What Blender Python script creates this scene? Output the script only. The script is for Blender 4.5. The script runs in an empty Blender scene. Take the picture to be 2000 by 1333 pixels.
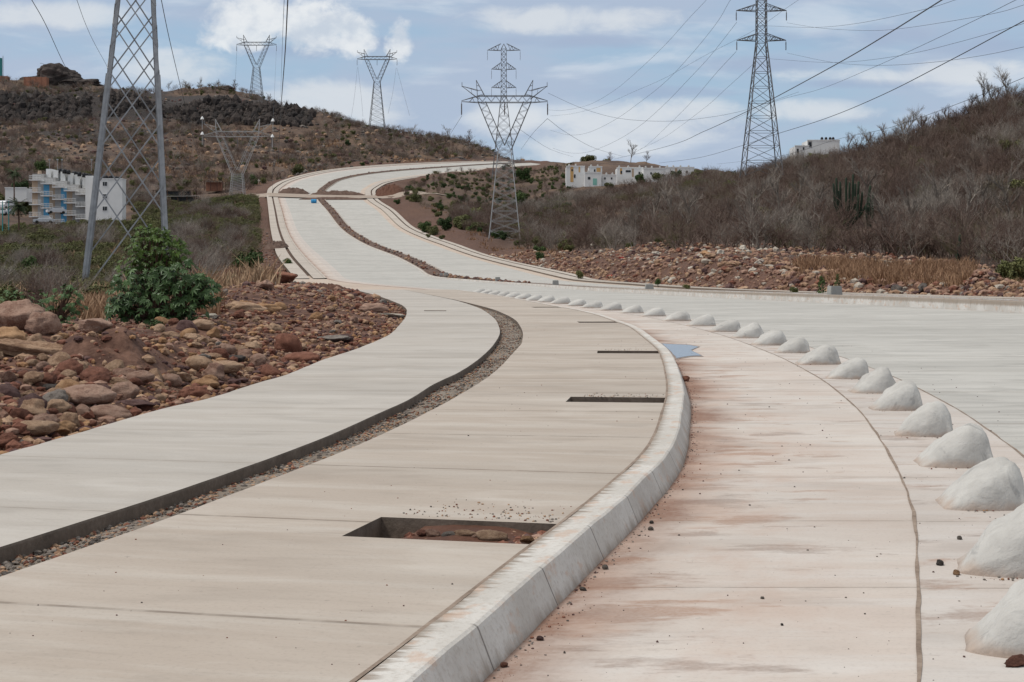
import bpy, math, random
import numpy as np
from mathutils import Vector, Matrix, noise as mnoise

random.seed(7)
RNG = np.random.default_rng(11)
SC = bpy.context.scene
COL = SC.collection
F, CX, HY, CAMZ = 3000.0, 1000.0, 530.0, 1.5      # focal length / principal column / horizon row of the 2000 px photograph


def at(px, py, d):
    return Vector(((px - CX) / F * d, d, CAMZ + (HY - py) / F * d))


def gd(px, py, z=0.0):                               # depth and x of a point of height z seen at px, py
    d = F * (CAMZ - z) / (py - HY)
    return d, (px - CX) / F * d


# ------------------------------------------------------------------ helpers
def pchip(pts):
    pts = sorted(pts)
    x = np.array([p[0] for p in pts], float); y = np.array([p[1] for p in pts], float)
    h = np.diff(x); dl = np.diff(y) / h
    m = np.zeros_like(x)
    m[0], m[-1] = dl[0], dl[-1]
    for i in range(1, len(x) - 1):
        if dl[i - 1] * dl[i] > 0:
            w1, w2 = 2 * h[i] + h[i - 1], h[i] + 2 * h[i - 1]
            m[i] = (w1 + w2) / (w1 / dl[i - 1] + w2 / dl[i])

    def f(q):
        q = np.asarray(q, float)
        i = np.clip(np.searchsorted(x, q) - 1, 0, len(x) - 2)
        t = (q - x[i]) / h[i]
        lo, hi = t < 0, t > 1
        tt = np.clip(t, 0, 1)
        r = ((1 + 2 * tt) * (1 - tt) ** 2 * y[i] + tt * (1 - tt) ** 2 * h[i] * m[i]
             + tt * tt * (3 - 2 * tt) * y[i + 1] + tt * tt * (tt - 1) * h[i] * m[i + 1])
        r = np.where(lo, y[0] + (q - x[0]) * m[0], r)
        return np.where(hi, y[-1] + (q - x[-1]) * m[-1], r)
    return f


def smooth(a, b, v):
    t = np.clip((np.asarray(v, float) - a) / (b - a), 0, 1)
    return t * t * (3 - 2 * t)


def vnoise(x, y, seed=0):
    x = np.asarray(x, float); y = np.asarray(y, float)
    xi = np.floor(x).astype(np.int64); yi = np.floor(y).astype(np.int64)
    fx = x - xi; fy = y - yi
    fx = fx * fx * (3 - 2 * fx); fy = fy * fy * (3 - 2 * fy)

    def hsh(a, b):
        n = (a * 374761393 + b * 668265263 + seed * 1442695041) & 0x7fffffff
        n = ((n ^ (n >> 13)) * 1274126177) & 0x7fffffff
        n = n ^ (n >> 16)
        return (n & 0xffff) / 65535.0
    a = hsh(xi, yi); b = hsh(xi + 1, yi); c = hsh(xi, yi + 1); d = hsh(xi + 1, yi + 1)
    return (a * (1 - fx) + b * fx) * (1 - fy) + (c * (1 - fx) + d * fx) * fy


def fbm(x, y, seed=0, oc=4):
    s = 0; a = .5
    for k in range(oc):
        s = s + a * (vnoise(x * 2 ** k, y * 2 ** k, seed + k * 17) - .5)
        a *= .5
    return s


def mesh_obj(name, V, Fc, mats, parent=None, smooth_shade=False, mi=None):
    me = bpy.data.meshes.new(name)
    me.from_pydata([tuple(v) for v in V], [], Fc)
    for m in (mats if isinstance(mats, (list, tuple)) else [mats]):
        me.materials.append(m)
    if mi is not None:
        me.polygons.foreach_set('material_index', mi)
    if smooth_shade:
        me.polygons.foreach_set('use_smooth', [True] * len(me.polygons))
    me.update()
    o = bpy.data.objects.new(name, me)
    COL.objects.link(o)
    if parent:
        o.parent = parent
    return o


class MB:
    def __init__(s):
        s.V = []; s.F = []; s.M = []

    def add(s, V, Fc, m=0):
        n = len(s.V)
        s.V += [tuple(v) for v in V]
        s.F += [tuple(i + n for i in f) for f in Fc]
        s.M += [m] * len(Fc)

    def box(s, a, b, m=0):
        x0, y0, z0 = a; x1, y1, z1 = b
        s.add([(x0, y0, z0), (x1, y0, z0), (x1, y1, z0), (x0, y1, z0), (x0, y0, z1), (x1, y0, z1), (x1, y1, z1), (x0, y1, z1)],
              [(0, 3, 2, 1), (4, 5, 6, 7), (0, 1, 5, 4), (1, 2, 6, 5), (2, 3, 7, 6), (3, 0, 4, 7)], m)

    def bar(s, p, q, w, w2=None, m=0, n=4):
        p = Vector(p); q = Vector(q); w2 = w if w2 is None else w2
        d = (q - p)
        if d.length < 1e-6: return
        d.normalize()
        u = d.cross(Vector((0, 0, 1)) if abs(d.z) < .95 else Vector((0, 1, 0))).normalized(); v = d.cross(u)
        vs = []
        for c, r in ((p, w / 2), (q, w2 / 2)):
            for k in range(n):
                a = 2 * math.pi * (k + .5) / n
                vs.append(c + (u * math.cos(a) + v * math.sin(a)) * r * (1.414 if n == 4 else 1))
        fs = [(k, (k + 1) % n, n + (k + 1) % n, n + k) for k in range(n)]
        if n > 3: fs += [tuple(range(n))[::-1], tuple(range(n, 2 * n))]
        s.add(vs, fs, m)

    def angle(s, p, q, du, dv, w, t=.03, m=0):       # an L profile: two plates along du and dv
        p = Vector(p); q = Vector(q)
        for a, b in ((du, dv), (dv, du)):
            a = Vector(a) * w; b = Vector(b) * t
            vs = [p, p + a, p + a + b, p + b, q, q + a, q + a + b, q + b]
            s.add(vs, [(0, 3, 2, 1), (4, 5, 6, 7), (0, 1, 5, 4), (1, 2, 6, 5), (2, 3, 7, 6), (3, 0, 4, 7)], m)

    def tube(s, pts, radii, n=6, m=0, cap=True):
        pts = [Vector(p) for p in pts]
        base = len(s.V)
        prev = None
        for i, p in enumerate(pts):
            t = (pts[min(i + 1, len(pts) - 1)] - pts[max(i - 1, 0)]).normalized()
            if prev is None:
                u = t.cross(Vector((0, 0, 1)) if abs(t.z) < .9 else Vector((1, 0, 0))).normalized()
            else:
                u = (prev - t * prev.dot(t)).normalized()
            prev = u; v = t.cross(u)
            for k in range(n):
                a = 2 * math.pi * k / n
                s.V.append(tuple(p + (u * math.cos(a) + v * math.sin(a)) * radii[i]))
        for i in range(len(pts) - 1):
            for k in range(n):
                s.F.append((base + i * n + k, base + i * n + (k + 1) % n, base + (i + 1) * n + (k + 1) % n, base + (i + 1) * n + k)); s.M.append(m)
        if cap:
            s.F.append(tuple(base + k for k in range(n))[::-1]); s.M.append(m)
            s.F.append(tuple(base + (len(pts) - 1) * n + k for k in range(n))); s.M.append(m)

    def build(s, name, mats, parent=None, sm=False):
        return mesh_obj(name, s.V, s.F, mats, parent, sm, s.M)


def tag(o, label=None, cat=None, group=None, kind=None):
    if label: o['label'] = label
    if cat: o['category'] = cat
    if group: o['group'] = group
    if kind: o['kind'] = kind
    return o


def empty(name, loc, label, cat, group=None, rz=0):
    o = bpy.data.objects.new(name, None)
    o.empty_display_size = .2
    COL.objects.link(o)
    o.location = loc; o.rotation_euler = (0, 0, rz)
    return tag(o, label, cat, group)


def dup(o, loc=None, rz=None, sc=None, label=None):
    r = o.copy(); COL.objects.link(r)
    if loc is not None: r.location = loc
    if rz is not None: r.rotation_euler = (0, 0, rz)
    if sc is not None: r.scale = sc if hasattr(sc, '__len__') else (sc,) * 3
    if label: r['label'] = label
    for ch in o.children:
        c = ch.copy(); COL.objects.link(c); c.parent = r
        for g in ch.children:
            e = g.copy(); COL.objects.link(e); e.parent = c
    return r


# ------------------------------------------------------------------ materials
class NT:
    def __init__(s, name):
        s.m = bpy.data.materials.new(name); s.m.use_nodes = True
        s.t = s.m.node_tree; s.b = s.t.nodes['Principled BSDF']
        s.b.inputs['Specular IOR Level'].default_value = .3
        s.b.inputs['Roughness'].default_value = .85

    def n(s, typ, **kw):
        nd = s.t.nodes.new(typ)
        for k, v in kw.items(): setattr(nd, k, v)
        return nd

    def link(s, a, b): s.t.links.new(a, b)

    def val(s, sock, v):
        if hasattr(v, 'node'): s.link(v, sock)
        else: sock.default_value = v

    def math(s, op, a, b=0.0, c=None, clamp=False):
        nd = s.n('ShaderNodeMath', operation=op, use_clamp=clamp)
        s.val(nd.inputs[0], a); s.val(nd.inputs[1], b)
        if c is not None: s.val(nd.inputs[2], c)
        return nd.outputs[0]

    def mix(s, f, a, b, bl='MIX'):
        nd = s.n('ShaderNodeMix', data_type='RGBA', blend_type=bl)
        s.val(nd.inputs[0], f)
        for i, v in ((6, a), (7, b)):
            if isinstance(v, tuple): nd.inputs[i].default_value = (*v[:3], 1)
            else: s.link(v, nd.inputs[i])
        return nd.outputs[2]

    def noise(s, vec, scale, detail=4, rough=.55, dist=0):
        nd = s.n('ShaderNodeTexNoise')
        nd.inputs['Scale'].default_value = scale; nd.inputs['Detail'].default_value = detail
        nd.inputs['Roughness'].default_value = rough; nd.inputs['Distortion'].default_value = dist
        if vec is not None: s.link(vec, nd.inputs['Vector'])
        return nd.outputs['Fac']

    def ramp(s, f, stops):
        nd = s.n('ShaderNodeValToRGB')
        e = nd.color_ramp.elements
        while len(e) < len(stops): e.new(.5)
        for i, (p, c) in enumerate(stops):
            e[i].position = p
            e[i].color = (*c, 1) if isinstance(c, tuple) else (c, c, c, 1)
        s.link(f, nd.inputs[0])
        return nd.outputs[0]

    def sstep(s, f, a, b):
        nd = s.n('ShaderNodeMapRange', interpolation_type='SMOOTHSTEP')
        s.val(nd.inputs[0], f); nd.inputs[1].default_value = a; nd.inputs[2].default_value = b
        return nd.outputs[0]

    def scalev(s, vec, v):
        nd = s.n('ShaderNodeVectorMath', operation='MULTIPLY')
        s.link(vec, nd.inputs[0]); nd.inputs[1].default_value = v
        return nd.outputs[0]

    def color(s, c):
        if isinstance(c, tuple): s.b.inputs['Base Color'].default_value = (*c, 1)
        else: s.link(c, s.b.inputs['Base Color'])

    def bump(s, h, strength=.3, dist=.02):
        nd = s.n('ShaderNodeBump')
        nd.inputs['Strength'].default_value = strength; nd.inputs['Distance'].default_value = dist
        s.link(h, nd.inputs['Height']); s.link(nd.outputs[0], s.b.inputs['Normal'])


def concrete(name, c1, c2, c3, joint=2.2, jw=.012, dirt=None, stain=0.0, sj=.7, streak=1.0):
    """broom-finished slab concrete in strip coordinates (u across, v along, metres)"""
    s = NT(name)
    uv = s.n('ShaderNodeUVMap').outputs[0]
    sp = s.n('ShaderNodeSeparateXYZ'); s.link(uv, sp.inputs[0])
    u, v = sp.outputs[0], sp.outputs[1]
    st = s.noise(s.scalev(uv, (.45, 3.2, 1)), 1.0, 6, .62, .4)
    st2 = s.noise(s.scalev(uv, (2.2, 19.0, 1)), 1.0, 5, .65, .3)
    big = s.noise(s.scalev(uv, (.30, .55, 1)), 1.0, 4, .55)
    gr = s.noise(uv, 45.0, 3, .6)
    c = s.mix(s.sstep(big, .35, .65), c1, c2)
    c = s.mix(s.math('MULTIPLY', s.sstep(st, .46, .66), .55 * streak), c, c3)
    far = s.noise(s.scalev(uv, (.05, .22, 1)), 1.0, 5, .6, .3)
    c = s.mix(s.math('MULTIPLY', s.sstep(far, .46, .66), .42), c, tuple(x * .72 for x in c1))
    c = s.mix(s.math('MULTIPLY', s.sstep(st2, .50, .75), .28 * streak), c, tuple(x * .72 for x in c1))
    pit = s.noise(uv, 16.0, 2, .5)
    c = s.mix(s.math('MULTIPLY', s.sstep(pit, .70, .76), .35), c, tuple(x * .45 for x in c2))
    c = s.mix(s.math('MULTIPLY', s.sstep(gr, .5, .75), .22), c, tuple(x * .5 for x in c1))
    bl = s.noise(s.scalev(uv, (.75, 1.55, 1)), 1.0, 6, .62, .5)
    c = s.mix(s.math('MULTIPLY', s.sstep(bl, .51, .68), .46 * streak), c, tuple(x * .74 for x in c1))
    c = s.mix(s.math('MULTIPLY', s.sstep(bl, .46, .32), .30 * streak), c, tuple(min(1, x * 1.12) for x in c3))
    slabn = s.n('ShaderNodeTexWhiteNoise', noise_dimensions='1D')
    s.link(s.math('FLOOR', s.math('DIVIDE', v, joint)), slabn.inputs['W'])
    c = s.mix(s.math('MULTIPLY', slabn.outputs['Value'], .045), c, tuple(x * .55 for x in c1))
    jn = s.noise(s.scalev(uv, (4, 1, 1)), 1.0, 3)
    fr = s.math('ABSOLUTE', s.math('SUBTRACT', s.math('FRACT', s.math('DIVIDE', v, joint)), .5))
    dist = s.math('MULTIPLY', s.math('SUBTRACT', .5, fr), joint)          # metres from the joint
    dist = s.math('ADD', dist, s.math('MULTIPLY', s.math('SUBTRACT', jn, .5), .012))
    jm = s.math('SUBTRACT', 1.0, s.sstep(dist, jw * .4, jw * 1.6))
    c = s.mix(s.math('MULTIPLY', s.math('MULTIPLY', jm, sj), s.sstep(jn, .25, .6)), c, (.15, .115, .09))
    halo = s.math('SUBTRACT', 1.0, s.sstep(dist, 0.0, .16))
    c = s.mix(s.math('MULTIPLY', s.math('MULTIPLY', halo, jn), .2), c, (.30, .24, .19))
    if stain:
        sn = s.noise(s.scalev(uv, (.95, 2.3, 1)), 1.0, 6, .66, .25)
        lim = s.math('ADD', s.math('MULTIPLY', u, .06), .60 - stain)
        f = s.math('MULTIPLY', s.math('SUBTRACT', sn, lim), 14.0, clamp=True)
        tone = s.noise(s.scalev(uv, (.5, .8, 1)), 1.0, 2)
        f = s.math('MULTIPLY', f, s.math('ADD', .35, s.math('MULTIPLY', gr, .9)), clamp=True)
        c = s.mix(s.math('MULTIPLY', f, .75), c, s.mix(s.sstep(tone, .42, .58), (.31, .255, .225), (.36, .215, .15)))
    if dirt:
        dn = s.noise(s.scalev(uv, (1.5, .9, 1)), 1.0, 5, .65)
        pa = s.noise(s.scalev(uv, (.1, .33, 1)), 1.0, 3, .6)          # heavier here, nearly clean there
        e = s.math('ADD', u, s.math('MULTIPLY', s.math('SUBTRACT', dn, .5), 1.0))
        e = s.math('ADD', e, s.math('MULTIPLY', s.math('SUBTRACT', pa, .47), 1.5))
        f = s.math('SUBTRACT', 1.0, s.sstep(e, -.12, .62))
        dn2 = s.noise(uv, 26.0, 3, .7)
        f = s.math('MULTIPLY', f, s.math('ADD', .55, s.math('MULTIPLY', dn2, .9)), clamp=True)
        c = s.mix(s.math('MULTIPLY', f, .88), c, dirt)
        # faint iron-red wash further out
        w = s.math('MULTIPLY', s.sstep(dn, .42, .7), s.math('SUBTRACT', 1.0, s.sstep(u, .3, 1.9)))
        c = s.mix(s.math('MULTIPLY', w, .42), c, (.46, .28, .20))
    s.color(c)
    hh = s.math('ADD', s.math('MULTIPLY', gr, .25), s.math('MULTIPLY', st2, .5))
    hh = s.math('SUBTRACT', hh, s.math('MULTIPLY', jm, 1.2))
    s.bump(hh, .35, .008)
    s.b.inputs['Roughness'].default_value = .9
    return s.m


def speckle(name, stops, scale=3.0, coord='Object', bump=.4, bdist=.03, rnd=0.0, rough=.9, fine=30):
    s = NT(name)
    tc = s.n('ShaderNodeTexCoord').outputs[coord]
    a = s.noise(tc, scale, 6, .68); b = s.noise(tc, fine, 4, .68)
    f = s.math('ADD', s.math('MULTIPLY', a, .62), s.math('MULTIPLY', b, .38))
    if rnd:
        r = s.n('ShaderNodeObjectInfo').outputs['Random']
        f = s.math('ADD', f, s.math('MULTIPLY', s.math('SUBTRACT', r, .5), rnd))
    s.color(s.ramp(f, stops))
    if bump: s.bump(f, bump, bdist)
    s.b.inputs['Roughness'].default_value = rough
    return s.m


def flat(name, c, rough=.7, var=.12, scale=2.0, metal=0.0):
    s = NT(name)
    tc = s.n('ShaderNodeTexCoord').outputs['Object']
    a = s.noise(tc, scale, 5, .6)
    s.color(s.ramp(a, [(.3, tuple(x * (1 - var) for x in c)), (.7, tuple(min(1, x * (1 + var)) for x in c))]))
    s.b.inputs['Roughness'].default_value = rough; s.b.inputs['Metallic'].default_value = metal
    return s.m


def plantmat(name, stops, rough=.7):
    s = NT(name)
    tc = s.n('ShaderNodeTexCoord').outputs['Object']
    g = s.n('ShaderNodeNewGeometry').outputs['Random Per Island']
    oi = s.n('ShaderNodeObjectInfo'); r = oi.outputs['Random']
    loc = s.noise(oi.outputs['Location'], .05, 3, .6)          # stands of one tint
    a = s.noise(tc, 1.3, 2)
    f = s.math('ADD', s.math('MULTIPLY', g, .30), s.math('MULTIPLY', r, .50))
    f = s.math('ADD', f, s.math('MULTIPLY', s.math('SUBTRACT', a, .4), .4))
    f = s.math('ADD', f, s.math('MULTIPLY', s.math('SUBTRACT', loc, .5), .9))
    s.color(s.ramp(f, stops))
    s.b.inputs['Roughness'].default_value = rough
    return s.m


M = {}
M['walk'] = concrete('concrete_walk', (.455, .388, .33), (.51, .447, .388), (.56, .515, .463), 2.25, .017)
M['walk_outer'] = concrete('concrete_outer_walk', (.475, .435, .392), (.515, .478, .436), (.55, .518, .48), 2.25, .010, sj=.55)
M['bike'] = concrete('concrete_bike_lane', (.58, .50, .445), (.635, .58, .53), (.65, .62, .59), 2.0, .009, dirt=(.235, .12, .078), stain=.105, sj=.65)
M['divstrip'] = concrete('concrete_divider_strip', (.565, .50, .455), (.60, .55, .51), (.61, .585, .56), 2.0, .009, stain=.06, sj=.6)
M['carriage'] = concrete('concrete_carriageway', (.50, .485, .453), (.57, .553, .52), (.42, .408, .385), 4.0, .016, sj=.6, streak=1.6)
M['far_walk'] = concrete('concrete_far_walk', (.50, .44, .385), (.55, .49, .43), (.53, .50, .46), 2.25, .03, sj=.35)
M['tan_lane'] = concrete('concrete_tan_lane', (.56, .45, .37), (.58, .48, .40), (.58, .53, .47), 2.0, .02, sj=.25)
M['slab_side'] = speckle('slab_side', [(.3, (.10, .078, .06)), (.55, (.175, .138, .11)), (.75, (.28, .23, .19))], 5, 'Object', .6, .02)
M['joint'] = speckle('joint_dirt', [(.35, (.17, .125, .095)), (.55, (.32, .25, .20)), (.75, (.50, .42, .35))], 4, 'Object', 0)
M['soil'] = speckle('red_soil', [(.25, (.055, .024, .015)), (.5, (.115, .052, .033)), (.75, (.21, .115, .075))], 2.2, 'Object', .8, .05, fine=22)
M['brown_soil'] = speckle('brown_soil', [(.25, (.06, .036, .027)), (.5, (.125, .08, .062)), (.75, (.24, .17, .135))], 1.2, 'Object', .8, .05, fine=9)
M['gravel_bed'] = speckle('gravel_bed', [(.3, (.12, .10, .08)), (.5, (.24, .20, .165)), (.7, (.36, .32, .28))], 7, 'Object', .8, .03, fine=60)


def curbmat():
    s = NT('curb_concrete')
    uv = s.n('ShaderNodeUVMap').outputs[0]
    tc = s.n('ShaderNodeTexCoord').outputs['Object']
    sp = s.n('ShaderNodeSeparateXYZ'); s.link(uv, sp.inputs[0])
    u, v = sp.outputs[0], sp.outputs[1]
    big = s.noise(tc, 1.3, 5, .6); fine = s.noise(tc, 38, 4, .65)
    c = s.mix(s.sstep(big, .35, .65), (.545, .515, .475), (.68, .655, .62))
    c = s.mix(s.math('MULTIPLY', s.sstep(fine, .46, .70), .5), c, (.42, .375, .33))
    # brush smears of mortar along the inner edge of the top
    sm = s.noise(s.scalev(uv, (2.2, 17.0, 1)), 1.0, 4, .6)
    e = s.math('ADD', u, s.math('MULTIPLY', s.math('SUBTRACT', sm, .5), .30))
    f = s.math('SUBTRACT', 1.0, s.sstep(e, .0, .07))
    c = s.mix(s.math('MULTIPLY', f, .8), c, (.25, .195, .15))
    # rusty pink patches
    pk = s.noise(s.scalev(uv, (6.0, 3.2, 1)), 1.0, 5, .62)
    c = s.mix(s.math('MULTIPLY', s.sstep(pk, .53, .64), .55), c, (.56, .385, .285))
    # dirt splashed up the foot of the face and drip marks
    dr = s.noise(s.scalev(uv, (.8, 11.0, 1)), 1.0, 4, .6)
    g = s.math('ADD', u, s.math('MULTIPLY', s.math('SUBTRACT', dr, .5), .16))
    c = s.mix(s.math('MULTIPLY', s.sstep(g, .29, .39), .8), c, (.29, .23, .18))
    c = s.mix(s.math('MULTIPLY', s.math('MULTIPLY', s.sstep(dr, .60, .72), s.sstep(u, .2, .26)), .35), c, (.33, .29, .25))
    fr = s.math('ABSOLUTE', s.math('SUBTRACT', s.math('FRACT', s.math('DIVIDE', v, 1.15)), .5))
    dist = s.math('ADD', s.math('MULTIPLY', s.math('SUBTRACT', .5, fr), 1.15), s.math('MULTIPLY', s.math('SUBTRACT', fine, .5), .01))
    jm = s.math('MULTIPLY', s.math('SUBTRACT', 1.0, s.sstep(dist, .003, .012)), s.sstep(u, .14, .2))
    c = s.mix(s.math('MULTIPLY', jm, .75), c, (.13, .11, .095))
    s.color(c)
    s.bump(s.math('SUBTRACT', s.math('ADD', fine, big), jm), .45, .012)
    return s.m


M['curb'] = curbmat()
M['dome'] = speckle('divider_concrete', [(.28, (.34, .335, .325)), (.37, (.46, .45, .43)), (.47, (.535, .525, .50)), (.6, (.58, .57, .54)), (.75, (.62, .61, .58))], 2.4, 'Object', .8, .02, rnd=.05, fine=10)
def domemat():
    s = NT('divider_concrete')
    tc = s.n('ShaderNodeTexCoord').outputs['Object']
    r = s.n('ShaderNodeObjectInfo').outputs['Location']
    ad = s.n('ShaderNodeVectorMath', operation='ADD'); s.link(tc, ad.inputs[0]); s.link(r, ad.inputs[1]); v = ad.outputs[0]
    a = s.noise(v, 2.2, 5, .6); b = s.noise(s.scalev(v, (9, 22, 9)), 1.0, 5, .65); sc = s.noise(v, 5.0, 4, .6, .6)
    c = s.mix(s.sstep(a, .36, .64), (.47, .455, .43), (.575, .56, .53))
    c = s.mix(s.math('MULTIPLY', s.sstep(b, .48, .68), .35), c, (.40, .385, .36))
    c = s.mix(s.math('MULTIPLY', s.sstep(sc, .60, .70), .55), c, (.29, .285, .28))
    sp = s.n('ShaderNodeSeparateXYZ'); s.link(tc, sp.inputs[0])
    e = s.math('ADD', sp.outputs[2], s.math('MULTIPLY', s.math('SUBTRACT', s.noise(v, 7.0, 4), .5), .12))
    c = s.mix(s.math('MULTIPLY', s.math('SUBTRACT', 1.0, s.sstep(e, -.01, .07)), .75), c, (.44, .33, .26))
    s.color(c)
    s.bump(s.math('ADD', s.math('MULTIPLY', b, .8), sc), .8, .02)
    return s.m


M['dome'] = domemat()
M['block'] = speckle('cast_block', [(.3, (.30, .30, .28)), (.7, (.42, .42, .40))], 3, 'Object', .3, .02)
ROCKC = {'tan': ((.29, .175, .11), (.54, .37, .25)), 'pinkish': ((.25, .14, .10), (.45, .30, .23)),
         'reddish brown': ((.14, .055, .036), (.30, .135, .09)), 'grey': ((.15, .128, .11), (.31, .27, .24)),
         'maroon': ((.085, .045, .042), (.17, .10, .09)), 'ochre': ((.30, .16, .08), (.52, .32, .18)),
         'pale': ((.40, .34, .28), (.58, .53, .45)), 'dark grey': ((.062, .052, .047), (.14, .12, .107)), 'cliff': ((.030, .024, .022), (.10, .080, .072)), 'cliff_dark': ((.016, .014, .014), (.055, .046, .043))}
for k, (a, b) in ROCKC.items():
    mid = tuple((x + y) / 2 for x, y in zip(a, b))
    M['rock_' + k] = speckle('stone_' + k.replace(' ', '_'), [(.34, tuple(x * .7 for x in a)), (.42, a), (.5, mid), (.62, b)], 1.6, 'Object', .9, .08, rnd=.12, fine=14)
M['steel'] = flat('galvanised_steel', (.36, .37, .385), .5, .2, 1.5, .25)
M['steel_far'] = flat('steel_against_sky', (.17, .168, .172), .6, .15, .3, .1)  # galvanised steel; darkness against the bright sky put into the colour
M['steel_pale'] = flat('pale_steel', (.42, .42, .42), .6, .15, .3, .1)  # same steel; brightness against the dark hill put into the colour
M['cable'] = flat('cable_metal', (.07, .075, .085), .6, .1)
M['glass_ins'] = flat('insulator_ceramic', (.16, .14, .14), .4, .2)
M['white'] = flat('white_plaster', (.78, .78, .77), .8, .07, .4)
M['greywall'] = flat('grey_plaster', (.42, .41, .40), .8, .1, .4)
M['tanwall'] = flat('tan_plaster', (.45, .34, .25), .8, .1, .4)
M['orangewall'] = flat('ochre_plaster', (.62, .38, .16), .8, .1, .4)
M['bluewall'] = flat('blue_plaster', (.12, .38, .62), .8, .08, .4)
M['tealwall'] = flat('teal_paint', (.06, .30, .30), .7, .1, .4)
M['greenwall'] = flat('mint_paint', (.25, .52, .45), .8, .1, .4)
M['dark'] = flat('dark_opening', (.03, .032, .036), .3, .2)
M['tank'] = flat('black_plastic', (.02, .02, .023), .5, .2)
M['brick'] = flat('brick_wall', (.36, .17, .11), .9, .2, 1.5)
M['tarp_blue'] = flat('blue_plastic', (.03, .27, .55), .5, .2, 3)
M['car_white'] = flat('white_car_paint', (.62, .63, .65), .35, .03)
M['rubber'] = flat('rubber', (.025, .025, .025), .8, .1)
M['tin'] = flat('rusty_tin_roof', (.17, .13, .11), .7, .4, .8)
M['tarp'] = flat('pale_tarp', (.48, .46, .43), .8, .2, .6)
M['cloth'] = flat('dark_cloth', (.04, .045, .06), .9, .2)
M['skin'] = flat('skin', (.28, .16, .11), .7, .05)
M['red'] = flat('red_plastic', (.50, .05, .04), .5, .2)
M['twig'] = plantmat('dry_twigs', [(.05, (.075, .046, .036)), (.3, (.135, .084, .066)), (.55, (.175, .125, .100)), (.8, (.235, .185, .150)), (1, (.145, .125, .075))])
M['twig_grey'] = plantmat('grey_twigs', [(.05, (.14, .118, .098)), (.5, (.27, .23, .195)), (1, (.41, .365, .32))])
M['twig_green'] = plantmat('greenish_twigs', [(.05, (.10, .085, .045)), (.4, (.155, .135, .072)), (.7, (.17, .14, .09)), (1, (.115, .13, .045))])
M['leaf'] = plantmat('leaves_dark', [(.05, (.024, .045, .012)), (.5, (.058, .095, .025)), (1, (.11, .14, .045))])
M['leaf_olive'] = plantmat('leaves_olive', [(.05, (.060, .066, .022)), (.5, (.120, .125, .042)), (1, (.19, .175, .075))])
M['castor'] = plantmat('castor_leaves', [(.05, (.034, .068, .020)), (.4, (.082, .145, .048)), (.7, (.145, .215, .085)), (1, (.23, .29, .14))], .45)
M['castor_top'] = plantmat('castor_top_leaves', [(.05, (.028, .055, .008)), (.5, (.085, .145, .020)), (1, (.19, .25, .045))], .42)
M['drygrass'] = plantmat('dry_grass', [(.05, (.22, .115, .062)), (.5, (.34, .205, .12)), (1, (.45, .33, .21))])
M['stem'] = flat('stem_bark', (.13, .075, .055), .9, .25)
M['cactus'] = flat('cactus_skin', (.022, .036, .020), .75, .3, 1.2)
M['palm'] = plantmat('palm_fronds', [(.05, (.03, .05, .02)), (.6, (.065, .085, .035)), (1, (.12, .11, .06))])


def terrainmat():
    s = NT('hill_ground')
    tc = s.n('ShaderNodeTexCoord').outputs['Object']
    at_ = s.n('ShaderNodeVertexColor', layer_name='mask')
    sp = s.n('ShaderNodeSeparateColor'); s.link(at_.outputs[0], sp.inputs[0])
    rock, grass, red = sp.outputs[0], sp.outputs[1], sp.outputs[2]
    n1 = s.noise(tc, .045, 7, .62); n2 = s.noise(tc, .35, 6, .65); n3 = s.noise(tc, 2.6, 5, .65)
    c = s.mix(s.sstep(n1, .38, .62), (.070, .046, .037), (.125, .082, .062))
    c = s.mix(s.math('MULTIPLY', s.sstep(n2, .48, .66), .55), c, (.050, .034, .029))
    c = s.mix(s.math('MULTIPLY', s.sstep(n2, .56, .30), .0), c, (.2, .15, .1))
    gf = s.math('MULTIPLY', grass, s.sstep(s.math('ADD', s.math('MULTIPLY', n1, .5), s.math('MULTIPLY', n2, .5)), .44, .56))
    c = s.mix(s.math('MULTIPLY', gf, .8), c, (.21, .135, .082))
    c = s.mix(red, c, s.mix(s.sstep(n3, .35, .68), (.070, .031, .020), (.19, .102, .070)))
    rf = s.sstep(s.math('ADD', rock, s.math('MULTIPLY', s.math('SUBTRACT', n2, .5), 1.3)), .25, .5)
    rc = s.mix(s.sstep(n3, .42, .62), (.018, .015, .015), (.080, .066, .062))
    c = s.mix(rf, c, rc)
    s.color(c)
    s.bump(s.math('ADD', n2, s.math('MULTIPLY', n3, .5)), .6, .35)
    return s.m


M['terrain'] = terrainmat()

# ------------------------------------------------------------------ road lines: x (and z) as functions of the depth d
WZ = .16
FAR = [  # depth, left edge px, median px, right edge px
    (178, (575, 545), (865, 542), (1130, 540)), (235, (541, 500), (790, 503), (960, 502)), (271, (535, 480), (735, 483), (900, 481)),
    (351, (528, 445), (675, 447), (810, 446)), (402, (524, 410), (645, 411), (770, 411)), (440, (522, 392), (628, 393), (742, 393)),
    (465, (521, 381), (623, 383), (735, 384)), (500, (527, 367), (633, 368), (737, 370)), (530, (545, 356), (652, 355), (752, 361)),
    (590, (620, 336), (716, 340), (800, 350)), (680, (760, 322), (838, 329), (900, 338)), (760, (920, 316), (962, 321), (1000, 327)),
    (820, (1000, 315), (1040, 318), (1075, 322))]
zn = [(2, 0), (60, 0), (110, 0), (150, .2), (168, .43)]


def farline(k):
    P = [at(*f[k], f[0]) for f in FAR]
    return [(p.y, p.x) for p in P], [(p.y, p.z) for p in P]


Lx, Lz = farline(1); Mx, Mz = farline(2); Rx, Rz = farline(3)
fL = (pchip(Lx), pchip(Lz)); fM = (pchip(Mx), pchip(Mz)); fR = (pchip(Rx), pchip(Rz))
FARD = [178, 195, 215, 235, 253, 271, 310, 351, 402, 440, 465, 500, 530, 560, 590, 635, 680, 720, 760, 820]


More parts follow.
